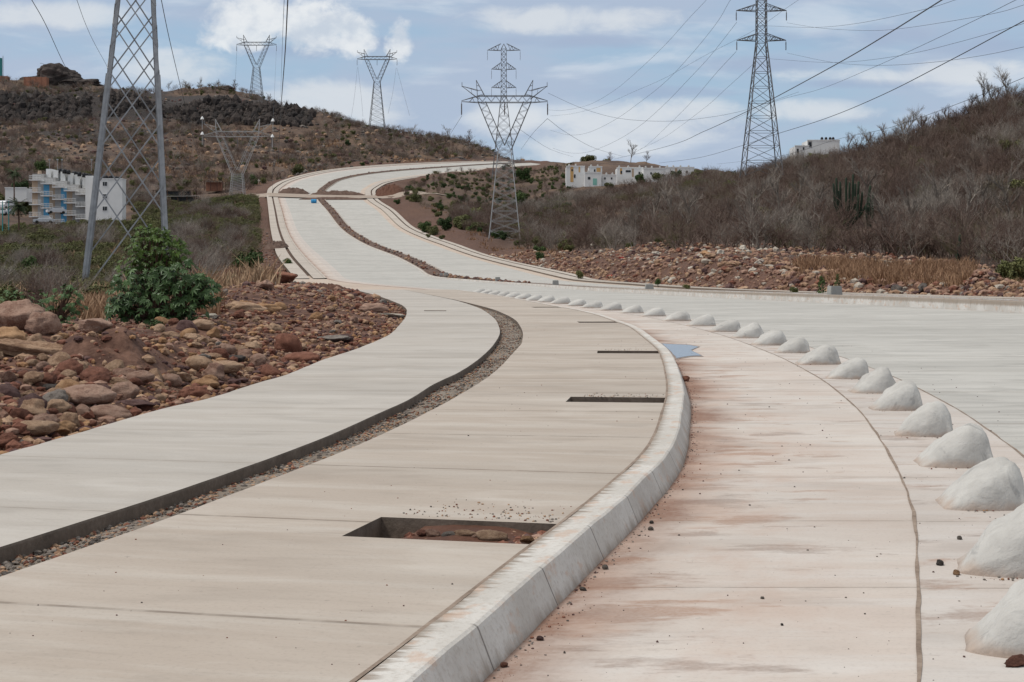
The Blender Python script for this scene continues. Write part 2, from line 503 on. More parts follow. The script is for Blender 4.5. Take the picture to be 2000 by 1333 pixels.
def joinline(near, a, b, f):
    xs = list(near) + [(d, float(a[0](d) + f * (b[0](d) - a[0](d)))) for d in FARD]
    zs = zn + [(d, float(a[1](d) + f * (b[1](d) - a[1](d)))) for d in FARD]
    return pchip(xs), pchip(zs)


def pxl(lst, z): return [gd(px, py, z) for px, py in lst]


Apx = [(0, 888), (170, 840), (330, 795), (400, 780), (482, 754), (560, 731), (625, 705), (700, 680), (750, 659), (782, 632), (794, 612), (790, 600), (765, 588), (730, 576), (690, 566)]
Bpx = [(0, 1069), (196, 1007), (362, 953), (640, 852), (732, 811), (800, 780), (845, 752), (897, 727), (937, 700), (965, 672), (976, 652), (972, 632), (945, 607), (900, 590), (850, 578.5)]
Cpx = [(0, 1127), (326, 1013), (543, 931), (699, 870), (900, 770), (962, 730), (1000, 692), (1020, 667), (1021, 650), (1011, 630), (975, 609), (915, 592), (850, 578.0)]
Dpx = [(690, 1333), (867, 1198), (998, 1096), (1092, 1024), (1179, 955), (1262, 877), (1297, 792), (1303, 765), (1300, 732), (1292, 700), (1285, 685), (1257, 660), (1225, 637), (1197, 627), (1175, 619), (1125, 606), (1085, 599), (985, 580), (900, 568)]
XA = pchip(pxl(Apx, WZ)); XD = pchip(pxl(Dpx, WZ) + [(112.5, -4.4)])
bl = pxl(Bpx, WZ); cl = pxl(Cpx, WZ)
mo = (-11.5 + -4.4) / 2
XB = pchip(bl + [(112, mo)]); XC0 = pchip(cl + [(112, mo + .02)])
XC = lambda d: np.maximum(XC0(d), XB(d) + .01)
XE = lambda d: XD(d) + .19
XF = lambda d: XD(d) + .265
DOMES = [(1992, 1272), (1962, 1112), (1908, 987), (1858, 907), (1801, 849), (1748, 799), (1705, 766), (1656, 739), (1600, 711), (1550, 689), (1505, 674), (1464, 660), (1420, 648), (1373, 637), (1326, 627),
         (1279, 618), (1238, 612), (1196, 606.5), (1160, 602), (1130, 598), (1098, 594), (1070, 590.5), (1046, 587.5), (1024, 584.5), (1004, 582), (985, 579.5), (967, 577.3), (951, 575.2), (937, 573.2)]
dome_pts = pxl(DOMES, 0)
cnear = [(5.0, 1.74)] + dome_pts[1:]
cs = pchip([cnear[0]] + [cnear[i] for i in (2, 4, 6, 8, 10, 12, 14, 16, 19, 22, 25, 28)])
gs = [5, 7, 10, 13, 17, 22, 28, 36, 46, 58, 72, 90, 105]
LG = joinline([(d, float(cs(d)) - .42) for d in gs], fL, fM, .30)
LH = joinline([(d, float(cs(d)) + .66) for d in gs], fL, fM, .345)
mln = [(3, 27), (20, 25), (40, 21.5), (54.9, 18.3), (68, 15.9), (86.5, 11.5), (110, 7.3), (150, 0), (168, -5.0)]
LML = joinline(mln, fL, fM, .925)
LMR = joinline([(d, x + 2.4) for d, x in mln], fM, fR, .085)
r0n = [(3, 48), (50, 42), (70, 33), (90, 25.5), (106, 20.5), (132, 15), (150, 12.5), (165, 9.8)]
LR0 = joinline(r0n, fM, fR, 1.0)
LL0 = fL
# curb foot of the bike lane, all the way up the hill
LF = joinline([(d, float(XF(d))) for d in gs[:-1] + [104]], fL, fM, .215)


def rline(g):
    return (lambda d: LMR[0](d) + g * (LR0[0](d) - LMR[0](d)), lambda d: LMR[1](d) + g * (LR0[1](d) - LMR[1](d)))


XLW = pchip(pxl(Apx, WZ) + [(118, -13.5), (135, -18.5), (150, -21), (165, -23.5)] + [(d, float(fL[0](d))) for d in FARD])   # left edge of everything paved


def zroad(x, d):
    """height of the paved surface at x, d (linear between left edge, median and right edge)"""
    a, b, c = XLW(d), LML[0](d), LR0[0](d)
    za = np.where(d < 178, pchip(zn + [(178, .61)])(d), fL[1](d)); zb = LML[1](d); zc = LR0[1](d)
    z = np.where(x < b, za + (zb - za) * np.clip((x - a) / (b - a), 0, 1), zb + (zc - zb) * np.clip((x - b) / (c - b), 0, 1))
    return z


# ------------------------------------------------------------------ terrain heights
def Y(*p): return [(d, CAMZ + (HY - y) / F * d) for d, y in p]


CT = {
    -1500: [(3, .05), (12, .4), (20, .7), (30, .6), (60, .2), (130, -.5), (200, 3), (300, 9), (400, 16), (560, 42), (750, 80), (900, 118), (1000, 125), (1700, 125)],
    0: [(3, 0), (10.8, .0), (14, .26), (18, .42), (22, .58), (28, .55), (40, .3), (60, -.1), (130, -.9)] + Y((200, 519), (300, 465), (370, 432), (400, 420), (440, 385), (560, 320), (680, 272), (760, 248), (790, 236), (806, 200), (900, 184), (950, 165)) + [(1000, 118), (1700, 118)],
    200: [(3, 0), (12.5, .0), (18, .30), (24, .50), (32, .42), (60, 0), (130, -.9), (200, 2)] + Y((300, 457), (380, 435), (430, 400), (560, 330), (680, 277), (760, 248), (796, 234), (815, 199), (900, 186), (950, 170)) + [(1000, 115), (1700, 115)],
    400: [(3, 0), (16.0, .0), (21.5, .24), (28, .42), (35, .55), (48, .8), (70, .4), (130, .1)] + Y((200, 492), (300, 446), (400, 418), (470, 402), (520, 380), (620, 330), (720, 285), (800, 257), (850, 240), (872, 203), (950, 182), (1000, 174)) + [(1100, 120), (1700, 118)],
    500: [(3, 0), (18.6, .0), (28, .3), (40, .6), (52, .95), (70, .9), (110, .5), (178, 1.0)] + Y((235, 501), (300, 461), (400, 411), (465, 386), (520, 370), (620, 335), (720, 291), (800, 262), (845, 243), (868, 212), (950, 190), (1000, 181)) + [(1100, 117), (1700, 110)],
    600: [(3, 0), (21.5, .0), (40, .42), (60, .7), (90, .5), (178, .6)] + Y((400, 412), (590, 340), (640, 324), (720, 299), (800, 268), (840, 248), (865, 226), (950, 225)) + [(1000, 95), (1700, 80)],
    700: [(3, 0), (27, 0), (45, .3), (80, .3), (178, .6)] + Y((400, 412), (590, 340), (640, 331), (720, 305), (800, 267), (846, 241), (900, 245)) + [(1000, 82), (1700, 60)],
    850: [(3, 0), (178, .7)] + Y((330, 437), (400, 415), (450, 390), (500, 372), (600, 345), (700, 324), (740, 312), (820, 287), (880, 271), (950, 275)) + [(1700, 60)],
    950: [(3, 0), (178, .7)] + Y((260, 490), (300, 470), (350, 450), (400, 430), (500, 390), (600, 361), (700, 336), (770, 315), (830, 302), (900, 296)) + [(1000, 68), (1700, 50)],
    1040: [(3, 0), (150, .1)] + Y((180, 524), (220, 500), (260, 487), (300, 475), (400, 440), (500, 405), (600, 371), (700, 343), (790, 319), (850, 315)) + [(900, 60), (1700, 40)],
    1120: [(3, 0), (150, .2)] + Y((180, 530), (205, 508), (230, 492), (250, 488), (300, 470), (400, 418), (500, 388), (600, 364), (700, 332), (780, 318)) + [(900, 55), (1700, 40)],
    1200: [(3, 0), (100, -.1), (135, .1), (148, .5)] + Y((165, 520), (185, 498), (220, 487), (300, 457), (400, 405), (500, 380), (600, 362), (700, 332), (780, 321)) + [(900, 55), (1700, 40)],
    1400: [(3, 0), (100, -.1), (108, .1), (118, .6)] + Y((132, 520), (148, 497), (180, 483), (250, 445), (350, 390), (450, 366), (600, 356), (800, 348)) + [(1700, 40)],
    1600: [(3, 0), (85, -.1), (94, .1), (103, .6)] + Y((118, 530), (134, 506), (165, 491), (220, 437), (300, 362), (360, 335), (450, 324)) + [(600, 36), (1700, 40)],
    1800: [(3, 0), (78, -.1), (86, .1), (96, .5)] + Y((110, 541), (130, 521), (150, 504), (200, 442), (260, 352), (310, 298), (380, 284)) + [(600, 36), (1700, 40)],
    2000: [(3, 0), (70, -.1), (78, .1), (88, .4)] + Y((100, 548), (120, 533), (150, 497), (200, 422), (250, 318), (300, 240), (350, 214)) + [(450, 45), (700, 45), (1700, 40)],
    2400: [(3, 0), (50, 0), (70, .3), (90, 1), (150, 6), (200, 14), (300, 38), (400, 55), (1700, 60)],
    3500: [(3, 0), (50, 0), (70, .3), (90, 1), (150, 6), (200, 14), (300, 38), (400, 55), (1700, 60)],
}
CP = np.array(sorted(CT), float)
CF = [pchip(CT[int(c)]) for c in CP]


def base_h(px, d):
    px = np.asarray(px, float); d = np.asarray(d, float)
    Z = np.stack([f(d) for f in CF])
    i = np.clip(np.searchsorted(CP, px) - 1, 0, len(CP) - 2)
    t = np.clip((px - CP[i]) / (CP[i + 1] - CP[i]), 0, 1)
    t = .5 * t + .5 * t * t * (3 - 2 * t)
    z0 = np.take_along_axis(Z, i[None], 0)[0]; z1 = np.take_along_axis(Z, i[None] + 1, 0)[0]
    return z0 * (1 - t) + z1 * t


BUMPS = [((215 - CX) / F * 19.2, 19.2, .80, 1.1, .52), ((330 - CX) / F * 21, 21, .5, .9, .22), ((385 - CX) / F * 27, 27, .8, 1.3, .22), ((1925 - CX) / F * 90, 90, 1.5, 2.2, .85)]


def ground(x, d):
    x = np.asarray(x, float).ravel(); d = np.asarray(d, float).ravel()
    px = CX + x / d * F
    z = base_h(px, d)
    ld = np.log(d)
    far = smooth(60, 250, d)
    z = z + far * d * .012 * fbm(px / 90, ld * 16, 3, 5)
    z = z + (1 - far) * (.32 * fbm(x / 1.7, d / 1.7, 9, 4) + .10 * fbm(x / .35, d / .35, 5, 2)) * smooth(8, 13, d)
    for mx, md, rx, ry, h in BUMPS:
        u = ((x - mx) / rx) ** 2 + ((d - md) / ry) ** 2
        z = z + h * np.exp(-u * 1.4) * (1 + 1.1 * fbm(x * 3.1, d * 3.1, 15, 5))
    # basalt steps of the left hill
    hill = smooth(690, 800, d) * (1 - smooth(930, 960, d)) * (1 - smooth(620, 760, px))
    z = z + hill * 6.0 * np.round(fbm(px / 140, ld * 30, 21, 3) * 4) / 4
    a, b = XLW(d), LR0[0](d)
    out = np.maximum(a - x, x - b)
    B = np.interp(d, [0, 60, 120, 300, 900], [.9, 1.2, 3, 7, 9])
    zr = zroad(np.clip(x, a, b), d)
    w = np.maximum(smooth(0, 1, out / B), smooth(815, 860, d))
    out = np.where(d > 860, 1e3, np.maximum(out, np.where(d > 815, 1e-6, -1e9)))
    edge = np.interp(d, [0, 112, 116, 178, 182, 900], [.03, .03, -.08, -.08, .02, .02])
    edge = np.where(x > b, np.where(d < 178, -.03, .05), edge)
    z = np.where(out > 0, (zr + edge) * (1 - w) + z * w, zr - .5)
    return z


def gz(x, d): return float(ground([x], [d])[0])


def on(px, d, dz=0.0):
    x = (px - CX) / F * d
    return Vector((x, d, gz(x, d) + dz))


pxs = np.concatenate([np.arange(-1500, -60, 40), np.arange(-60, 2060, 6), np.arange(2060, 3501, 40)])
ds = np.exp(np.linspace(math.log(3.0), math.log(1700), 520))
PX, DD = np.meshgrid(pxs, ds)
XX = (PX - CX) / F * DD
ZZ = ground(XX, DD).reshape(XX.shape)
nr, nc = XX.shape
V = np.stack([XX.ravel(), DD.ravel(), ZZ.ravel()], 1)
ii = np.arange(nr * nc).reshape(nr, nc)
Q = np.stack([ii[:-1, :-1], ii[:-1, 1:], ii[1:, 1:], ii[1:, :-1]], -1).reshape(-1, 4)
me = bpy.data.meshes.new('ground')
me.from_pydata(V.tolist(), [], Q.tolist())
me.materials.append(M['terrain'])
me.polygons.foreach_set('use_smooth', [True] * len(me.polygons))
PY = HY - (ZZ - CAMZ) / DD * F
dzr = np.gradient(ZZ, axis=0) / np.gradient(DD, axis=0)
rk = smooth(.42, .75, dzr) * smooth(500, 700, DD) * .95
rk = np.maximum(rk, .62 * smooth(.02, .16, fbm(PX / 150, np.log(DD) * 22, 31, 4)) * smooth(600, 720, DD) * (1 - smooth(990, 1060, PX)))
rk = np.maximum(rk, .85 * smooth(40, 0, np.abs(PY - 215)) * smooth(720, 780, DD) * (1 - smooth(560, 640, PX)))
gr = smooth(280, 450, DD) * .38 + .35 * smooth(.02, .14, fbm(PX / 120, np.log(DD) * 18, 41, 4))
red = np.clip((1 - smooth(35, 150, DD)) + (1 - smooth(4, 16, LR0[0](DD) * 0 + np.maximum(XLW(DD) - XX, XX - LR0[0](DD)))) * .8, 0, 1)
ca = me.color_attributes.new('mask', 'FLOAT_COLOR', 'POINT')
buf = np.stack([rk, gr, red, np.ones_like(rk)], -1).reshape(-1)
ca.data.foreach_set('color', buf.astype(np.float32))
g = bpy.data.objects.new('ground', me); COL.objects.link(g); tag(g, kind='structure')
pl = mesh_obj('terrain', [(-9000, -3000, -9), (9000, -3000, -9), (9000, 12000, -9), (-9000, 12000, -9)], [(0, 1, 2, 3)], M['brown_soil'])
tag(pl, kind='structure')


# ------------------------------------------------------------------ strips
def arc(xf, rows):
    x = xf(rows); r = np.zeros_like(rows)
    r[1:] = np.cumsum(np.hypot(np.diff(x), np.diff(rows)))
    return r


def sheared(rows, xf):
    """depth at which the cross line through D(t), square to the path, meets the line xf"""
    e = .05
    m = (XD(rows + e) - XD(rows - e)) / (2 * e)
    x0 = XD(rows); d = rows.copy()
    for _ in range(12):
        d = .5 * d + .5 * (rows - m * (xf(d) - x0))
    return d


def strip(name, lines, rows, mat, shear=False, uref=None, skip=None, mi=None, mats=None, vref=None, kind='structure'):
    """lines: list of (x(d), z(d)); quads between neighbouring lines"""
    n = len(rows); k = len(lines)
    V = np.zeros((n, k, 3)); U = np.zeros((n, k, 2))
    v = arc(vref or lines[0][0], rows)
    for j, (xf, zf) in enumerate(lines):
        d = sheared(rows, xf) if shear else rows
        x = xf(d)
        V[:, j, 0] = x; V[:, j, 1] = d; V[:, j, 2] = zf(d) if callable(zf) else zf
        U[:, j, 1] = v
        if j: U[:, j, 0] = U[:, j - 1, 0] + np.linalg.norm(V[:, j] - V[:, j - 1], axis=1)
    if uref is not None:
        U[:, :, 0] -= U[:, uref:uref + 1, 0]
    Fc = []; ml = []
    for i in range(n - 1):
        for j in range(k - 1):
            if skip and skip(rows[i], rows[i + 1], j): continue
            Fc.append((i * k + j, i * k + j + 1, (i + 1) * k + j + 1, (i + 1) * k + j))
            ml.append(mi[j] if mi else 0)
    o = mesh_obj(name, V.reshape(-1, 3), Fc, mats or mat, None, False, ml)
    uvl = o.data.uv_layers.new(name='UVMap')
    li = np.zeros(len(o.data.loops), np.int32); o.data.loops.foreach_get('vertex_index', li)
    uvl.data.foreach_set('uv', U.reshape(-1, 2)[li].astype(np.float32).ravel())
    tag(o, kind=kind)
    return o


def geo(a, b, r):
    n = int(math.log(b / a) / math.log(r)) + 1
    return np.exp(np.linspace(math.log(a), math.log(b), n))


PITS = [(7.53, 8.14), (15.62, 16.27), (25.0, 25.8), (39.9, 40.8), (56.6, 57.6)]
rw = np.unique(np.concatenate([geo(3.6, 112, 1.014)] + [np.array(p) for p in PITS]))
rw = np.array([r for r in rw if not any(p[0] + 1e-6 < r < p[1] - 1e-6 for p in PITS)])
K = lambda v: (lambda d: np.full_like(np.asarray(d, float), v))
wob = lambda xf, s, a=.012: (lambda d: xf(d) + a * 2 * fbm(np.asarray(d) * 2.2, np.asarray(d) * 0 + s, s, 3))
XBw = wob(XB, 3, .004); XCw = wob(XC, 4, .006); XAw = wob(XA, 5, .02)
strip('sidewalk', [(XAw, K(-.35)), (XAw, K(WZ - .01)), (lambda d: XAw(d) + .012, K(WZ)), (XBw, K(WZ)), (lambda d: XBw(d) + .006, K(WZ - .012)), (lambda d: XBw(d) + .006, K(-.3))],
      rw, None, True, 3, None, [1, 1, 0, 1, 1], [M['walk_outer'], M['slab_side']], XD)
tr_end = 80.0
XP = lambda d: XD(d) - 1.02
pit = lambda a, b, j: j == 2 and any(p[0] - 1e-4 <= a and b <= p[1] + 1e-4 for p in PITS)
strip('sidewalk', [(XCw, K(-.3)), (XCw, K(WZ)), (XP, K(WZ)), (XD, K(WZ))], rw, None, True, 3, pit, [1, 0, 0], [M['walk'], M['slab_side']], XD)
# pit walls and floor
for p in PITS:
    t0, t1 = np.array([p[0]]), np.array([p[1]])
    c = []
    for t, xf in ((t0, XP), (t0, XD), (t1, XD), (t1, XP)):
        d = sheared(t, xf); c.append(Vector((float(xf(d)[0]), float(d[0]), 0)))
    V = []; Fc = []
    N = 14
    for a in range(4):
        p0, p1 = c[a], c[(a + 1) % 4]
        for q in range(N + 1):
            w = p0.lerp(p1, q / N)
            V += [(w.x, w.y, WZ - .0005), (w.x, w.y, -.2)]
        b0 = a * 2 * (N + 1)
        for q in range(N): Fc.append((b0 + 2 * q, b0 + 2 * q + 2, b0 + 2 * q + 3, b0 + 2 * q + 1))
    o = mesh_obj('tree_pit', V, Fc, M['slab_side']); tag(o, kind='structure')
    V = []; Fc = []; N = 24
    for i in range(N + 1):
        for j in range(N + 1):
            w = c[0].lerp(c[1], j / N).lerp(c[3].lerp(c[2], j / N), i / N)
            h = (.045 * math.sin(j / N * 3.0) if p[0] < 10 else -.05) + .05 * float(fbm(np.array([w.x * 5]), np.array([w.y * 5]), 77, 3)[0])
            V.append((w.x, w.y, (.085 if p[0] < 10 else -.03) + h - (.09 if j < N * .25 else 0)))
    for i in range(N):
        for j in range(N): Fc.append((i * (N + 1) + j, i * (N + 1) + j + 1, (i + 1) * (N + 1) + j + 1, (i + 1) * (N + 1) + j))
    o = mesh_obj('soil', V, Fc, M['soil'], None, True); tag(o, kind='structure')
# thin dark strip on the outer walk
# trench floor
rt = np.array([r for r in rw if r < tr_end])
tf = lambda d: .065 + .03 * fbm(np.asarray(d) * 3, np.asarray(d) * 0, 8, 3)
strip('gravel_bed', [(lambda d: XB(d) - .05, tf), (lambda d: .6 * XB(d) + .4 * XC(d), lambda d: tf(d) + .02), (lambda d: .2 * XB(d) + .8 * XC(d), lambda d: tf(d + 3) + .03), (lambda d: XC(d) + .05, tf)], rt, M['gravel_bed'], True)
d, x = gd(850, 607.5, WZ + .01)
m = MB(); m.box((-.37, -.05, 0), (.37, .05, .02)); m.box((-.30, .055, 0), (.2, .075, .012)); o = m.build('dark_strip', M['slab_side']); o.location = (x, d, WZ + .002); o.rotation_euler = (0, 0, -.12); tag(o, 'thin dark strip lying across the outer walkway before the bend', 'dark_strip')  # flat dark strip laid on the slab, no recess cut
# curb
rc = np.array([r for r in rw if r < 111])
cz = lambda z, s: (lambda d: z + .012 * fbm(np.asarray(d) * 2.6, np.asarray(d) * 0, s, 3))
strip('curb', [(lambda d: XD(d) + .004, K(-.25)), (lambda d: XD(d) + .004, cz(.158, 2)), (lambda d: XD(d) + .014, cz(.166, 2)), (wob(lambda d: XD(d) + .175, 6, .009), cz(.169, 3)), (wob(lambda d: XD(d) + .190, 6, .009), cz(.161, 3)),
               (wob(lambda d: XD(d) + .198, 6, .009), cz(.146, 3)), (wob(lambda d: XD(d) + .262, 9, .006), K(.0)), (lambda d: XD(d) + .27, K(-.1))], rc, M['curb'], True, 1, None, None, None, XD)
strip('joint', [(wob(lambda d: XD(d) - .012, 13, .008), K(WZ + .003)), (wob(lambda d: XD(d) + .010, 14, .006), K(WZ + .0035))], rc, M['joint'], True)
# road strips
rr = geo(3.4, 815, 1.013)
rb = np.array([r for r in rr if r < 815])
strip('bike_lane', [(lambda d: LF[0](d) - .10, LF[1]), (LF[0], LF[1]), (LG[0], LG[1])], rb, M['bike'], False, 1)
strip('road', [(LG[0], LG[1]), (LH[0], LH[1])], rb, M['divstrip'])
strip('road', [(LH[0], LH[1])] + [(lambda d, f=f: LH[0](d) + f * (LML[0](d) - LH[0](d)), lambda d, f=f: LH[1](d) + f * (LML[1](d) - LH[1](d))) for f in (.25, .5, .75)] + [(LML[0], LML[1])], rb, M['carriage'])
for LL, a in ((LG, .009), (LH, .008)):
    rj = np.array([r for r in rb if r < 150])
    strip('joint', [(wob(lambda d: LL[0](d) - a, 21, .012), lambda d: LL[1](d) + .004), (wob(lambda d: LL[0](d) + a, 22, .012), lambda d: LL[1](d) + .004)], rj, M['joint'])
# paler mortar band beside the divider joint
# junction surface to the left of the bike lane beyond the end of the near walk
rj = np.array([r for r in rr if 108 < r < 186])
strip('road', [(lambda d: XLW(d), lambda d: LF[1](d) - .006), (lambda d: LF[0](d) - .05, lambda d: LF[1](d) - .004)], rj, M['tan_lane'])
# far left walk: outer slab, trench, inner slab, curb
rfw = np.array([176.0] + [r for r in rr if 178 < r < 815])
lf = lambda f, dz=0: ((lambda d: fL[0](d) + f * (fM[0](d) - fL[0](d))), (lambda d: fL[1](d) + f * (fM[1](d) - fL[1](d)) + dz))
strip('sidewalk', [lf(0, -.6), lf(0, WZ), lf(.095, WZ), lf(.095, -.12), lf(.122, -.12), lf(.122, WZ), lf(.195, WZ)], rfw, None, False, None, None, [1, 0, 1, 2, 1, 0], [M['far_walk'], M['slab_side'], M['brown_soil']])
strip('curb', [lf(.196, WZ), lf(.1965, WZ + .02), lf(.211, WZ + .02), lf(.2165, -.05)], rfw, M['far_walk'])
# right carriageway, lane and walk
rR = np.array([r for r in rr if r > 40])
q = lambda g, dz=0: (rline(g)[0], lambda d: rline(g)[1](d) + dz - .1 * (1 - smooth(60, 150, d)))
strip('road', [q(0), q(.35), q(.70)], rR, M['carriage'])
strip('bike_lane', [q(.70, .002), q(.79, .002)], rR, M['tan_lane'])
strip('sidewalk', [q(.79, -.1), q(.792, WZ), q(.905, WZ), q(.905, -.1), q(.93, -.1), q(.93, WZ), q(.998, WZ), q(1.0, -.6)], rR, None, False, None, None, [1, 0, 1, 2, 1, 0, 1], [M['far_walk'], M['slab_side'], M['brown_soil']])
# median: white curb walls and the soil between them
mh = pchip([(3, .42), (60, .41), (80, .37), (100, .31), (125, .24), (150, .19), (178, .17), (900, .17)])
rm = np.array([r for r in rr if r < 452]); rm2 = np.array([r for r in rr if r > 470])
for R_ in (rm, rm2):
    strip('median', [(LML[0], lambda d: LML[1](d) - .1), (lambda d: LML[0](d) + .05, lambda d: LML[1](d) + mh(d) - .02), (lambda d: LML[0](d) + .08, lambda d: LML[1](d) + mh(d)), (lambda d: LML[0](d) + .3, lambda d: LML[1](d) + mh(d)), (lambda d: LML[0](d) + .32, lambda d: LML[1](d) + mh(d) - .3)], R_, M['curb'])
    strip('median', [(lambda d: LMR[0](d) - .28, lambda d: LMR[1](d) + mh(d) - .3), (lambda d: LMR[0](d) - .26, lambda d: LMR[1](d) + mh(d)), (lambda d: LMR[0](d) - .05, lambda d: LMR[1](d) + mh(d)), (LMR[0], lambda d: LMR[1](d) - .2)], R_, M['curb'])
    hump = lambda d: np.interp(d, [0, 150, 185, 900], [-.06, -.05, .16, .2])
    ms = []
    for k in range(7):
        f = k / 6
        ms.append((lambda d, f=f: (LML[0](d) + .31) * (1 - f) + (LMR[0](d) - .27) * f,
                   lambda d, f=f, k=k: LML[1](d) * (1 - f) + LMR[1](d) * f + mh(d) - .06 + (hump(d) + .06) * math.sin(f * math.pi) + (.25 * fbm(np.asarray(d) / 2.0, np.asarray(d) * 0 + k * .7, 51, 3) if 0 < k < 6 else 0) * smooth(150, 200, d)))
    strip('median_soil', ms, R_, M['brown_soil'])

# ------------------------------------------------------------------ dirt track crossing the road
def ribbon(name, pts, w, mat, dz, uvmat=False):
    V = []; Fc = []
    P = [Vector(p) for p in pts]
    for i, p in enumerate(P):
        t = (P[min(i + 1, len(P) - 1)] - P[max(i - 1, 0)]); t.z = 0; t.normalize()
        nn = Vector((-t.y, t.x, 0))
        ww = w if not hasattr(w, '__len__') else w[i]
        for s_ in (-1, -.5, 0, .5, 1):
            c = p + nn * ww * .5 * s_
            inside = float(XLW(c.y)) < c.x < float(LR0[0](c.y))
            z = float(zroad(np.array(c.x), np.array(c.y))) + .24 if inside else gz(c.x, c.y)
            V.append((c.x, c.y, z + dz))
    for i in range(len(P) - 1):
        for j in range(4):
            Fc.append((i * 5 + j, (i + 1) * 5 + j, (i + 1) * 5 + j + 1, i * 5 + j + 1))
    o = mesh_obj(name, V, Fc, mat, None, True)
    return tag(o, kind='structure')


M['track'] = speckle('track_dirt', [(.3, (.30, .235, .19)), (.7, (.44, .37, .31))], .25, 'Object', .2, .05)
tp = []
for k in range(61):
    px = 300 + k * 9.6
    tp.append(((px - CX) / F * 461, 461 + 4 * math.sin(k * .12), 0))
ribbon('path', tp, 15, M['track'], .05)

# ------------------------------------------------------------------ puddle
s = NT('water'); s.color((.16, .135, .12)); s.b.inputs['Roughness'].default_value = .16; s.b.inputs['Specular IOR Level'].default_value = .9
s.b.inputs['Coat Weight'].default_value = .5; s.b.inputs['Coat Roughness'].default_value = .06
nm = s.n('ShaderNodeNormal') if False else s.n('ShaderNodeCombineXYZ'); nm.inputs[0].default_value = 0; nm.inputs[1].default_value = -.036; nm.inputs[2].default_value = 1
s.link(nm.outputs[0], s.b.inputs['Normal']); s.link(nm.outputs[0], s.b.inputs['Coat Normal'])
M['water'] = s.m
wet = flat('wet_concrete', (.27, .205, .165), .45, .15, 2)
pud = [(1294, 672), (1318, 673.5), (1345, 675), (1364, 678.5), (1349, 685), (1370, 695.5), (1345, 696.5), (1322, 700.5), (1312, 690)]
def patch(name, pts, z, mat, grow=1.0):
    P = [gd(*p) for p in pts]
    c = (sum(p[0] for p in P) / len(P), sum(p[1] for p in P) / len(P))
    Q = []
    for i, p in enumerate(P):
        n_ = P[(i + 1) % len(P)]
        for t in (0, .25, .5, .75):
            d = p[0] * (1 - t) + n_[0] * t; x = p[1] * (1 - t) + n_[1] * t
            j = .05 * math.sin(d * 5 + x * 17)
            d = c[0] + (d - c[0]) * grow + j; x = c[1] + (x - c[1]) * grow + j * .2
            Q.append((max(x, float(XF(d)) - .01), d, z))
    o = mesh_obj(name, Q, [tuple(range(len(Q)))[::-1]], mat)
    if o.data.polygons[0].normal.z < 0: o.data.flip_normals()
    return tag(o, kind='structure')
patch('wet_patch', pud, .004, wet, 1.13)
patch('puddle', pud, .008, M['water'])

# ------------------------------------------------------------------ stones
def rock_mesh(name, seed, sub, sx, sy, sz, rough, facet=0.0, fr=1.3):
    import bmesh
    bm = bmesh.new()
    bmesh.ops.create_icosphere(bm, subdivisions=sub, radius=1)
    rnd = random.Random(seed)
    off = Vector((rnd.uniform(-50, 50), rnd.uniform(-50, 50), rnd.uniform(-50, 50)))
    planes = []
    for _ in range(int(facet)):
        n = Vector((rnd.gauss(0, 1), rnd.gauss(0, 1), rnd.gauss(0, 1))).normalized()
        planes.append((n, rnd.uniform(.55, .85)))
    for v in bm.verts:
        p = v.co.copy()
        for n, k in planes:
            e = p.dot(n)
            if e > k: p -= n * (e - k) * .92
        f = 1 + rough * mnoise.noise(p * fr + off) + rough * .4 * mnoise.noise(p * fr * 2.7 + off) + rough * .22 * mnoise.noise(p * fr * 6 + off)
        p *= f
        v.co = Vector((p.x * sx, p.y * sy, p.z * sz))
    me = bpy.data.meshes.new(name)
    bm.to_mesh(me); bm.free()
    me.polygons.foreach_set('use_smooth', [True] * len(me.polygons))
    me.materials.append(M['rock_tan'])
    return me


ROUND = [rock_mesh('cobble', 10 + i, 4, random.uniform(.95, 1.2), random.uniform(.78, .98), random.uniform(.62, .82), random.uniform(.16, .26), random.choice([0, 0, 2])) for i in range(10)]
ANG = [rock_mesh('rubble_rock', 40 + i, 4, random.uniform(.9, 1.35), random.uniform(.7, 1.0), random.uniform(.5, .8), .3, 9, 1.6) for i in range(9)]


def rock(name, me, loc, size, col, label, cat='rock', group=None, rot=None, sc=(1, 1, 1)):
    o = bpy.data.objects.new(name, me)
    COL.objects.link(o)
    o.material_slots[0].link = 'OBJECT'; o.material_slots[0].material = M['rock_' + col]
    o.location = loc
    o.rotation_euler = rot or (random.uniform(-.35, .35), random.uniform(-.35, .35), random.uniform(0, 6.28))
    o.scale = (size * sc[0], size * sc[1], size * sc[2])
    return tag(o, label, cat, group)


def bank(px, py):
    """depth at which the sight line through px,py meets the left bank"""
    d0 = max(8.0, 1.0)
    dd = np.exp(np.linspace(math.log(9), math.log(120), 500))
    x = (px - CX) / F * dd
    zl = CAMZ + (HY - py) / F * dd
    zg = ground(x, dd)
    k = np.where(zg > zl)[0]
    if len(k) == 0: return None
    return float(dd[k[0]])


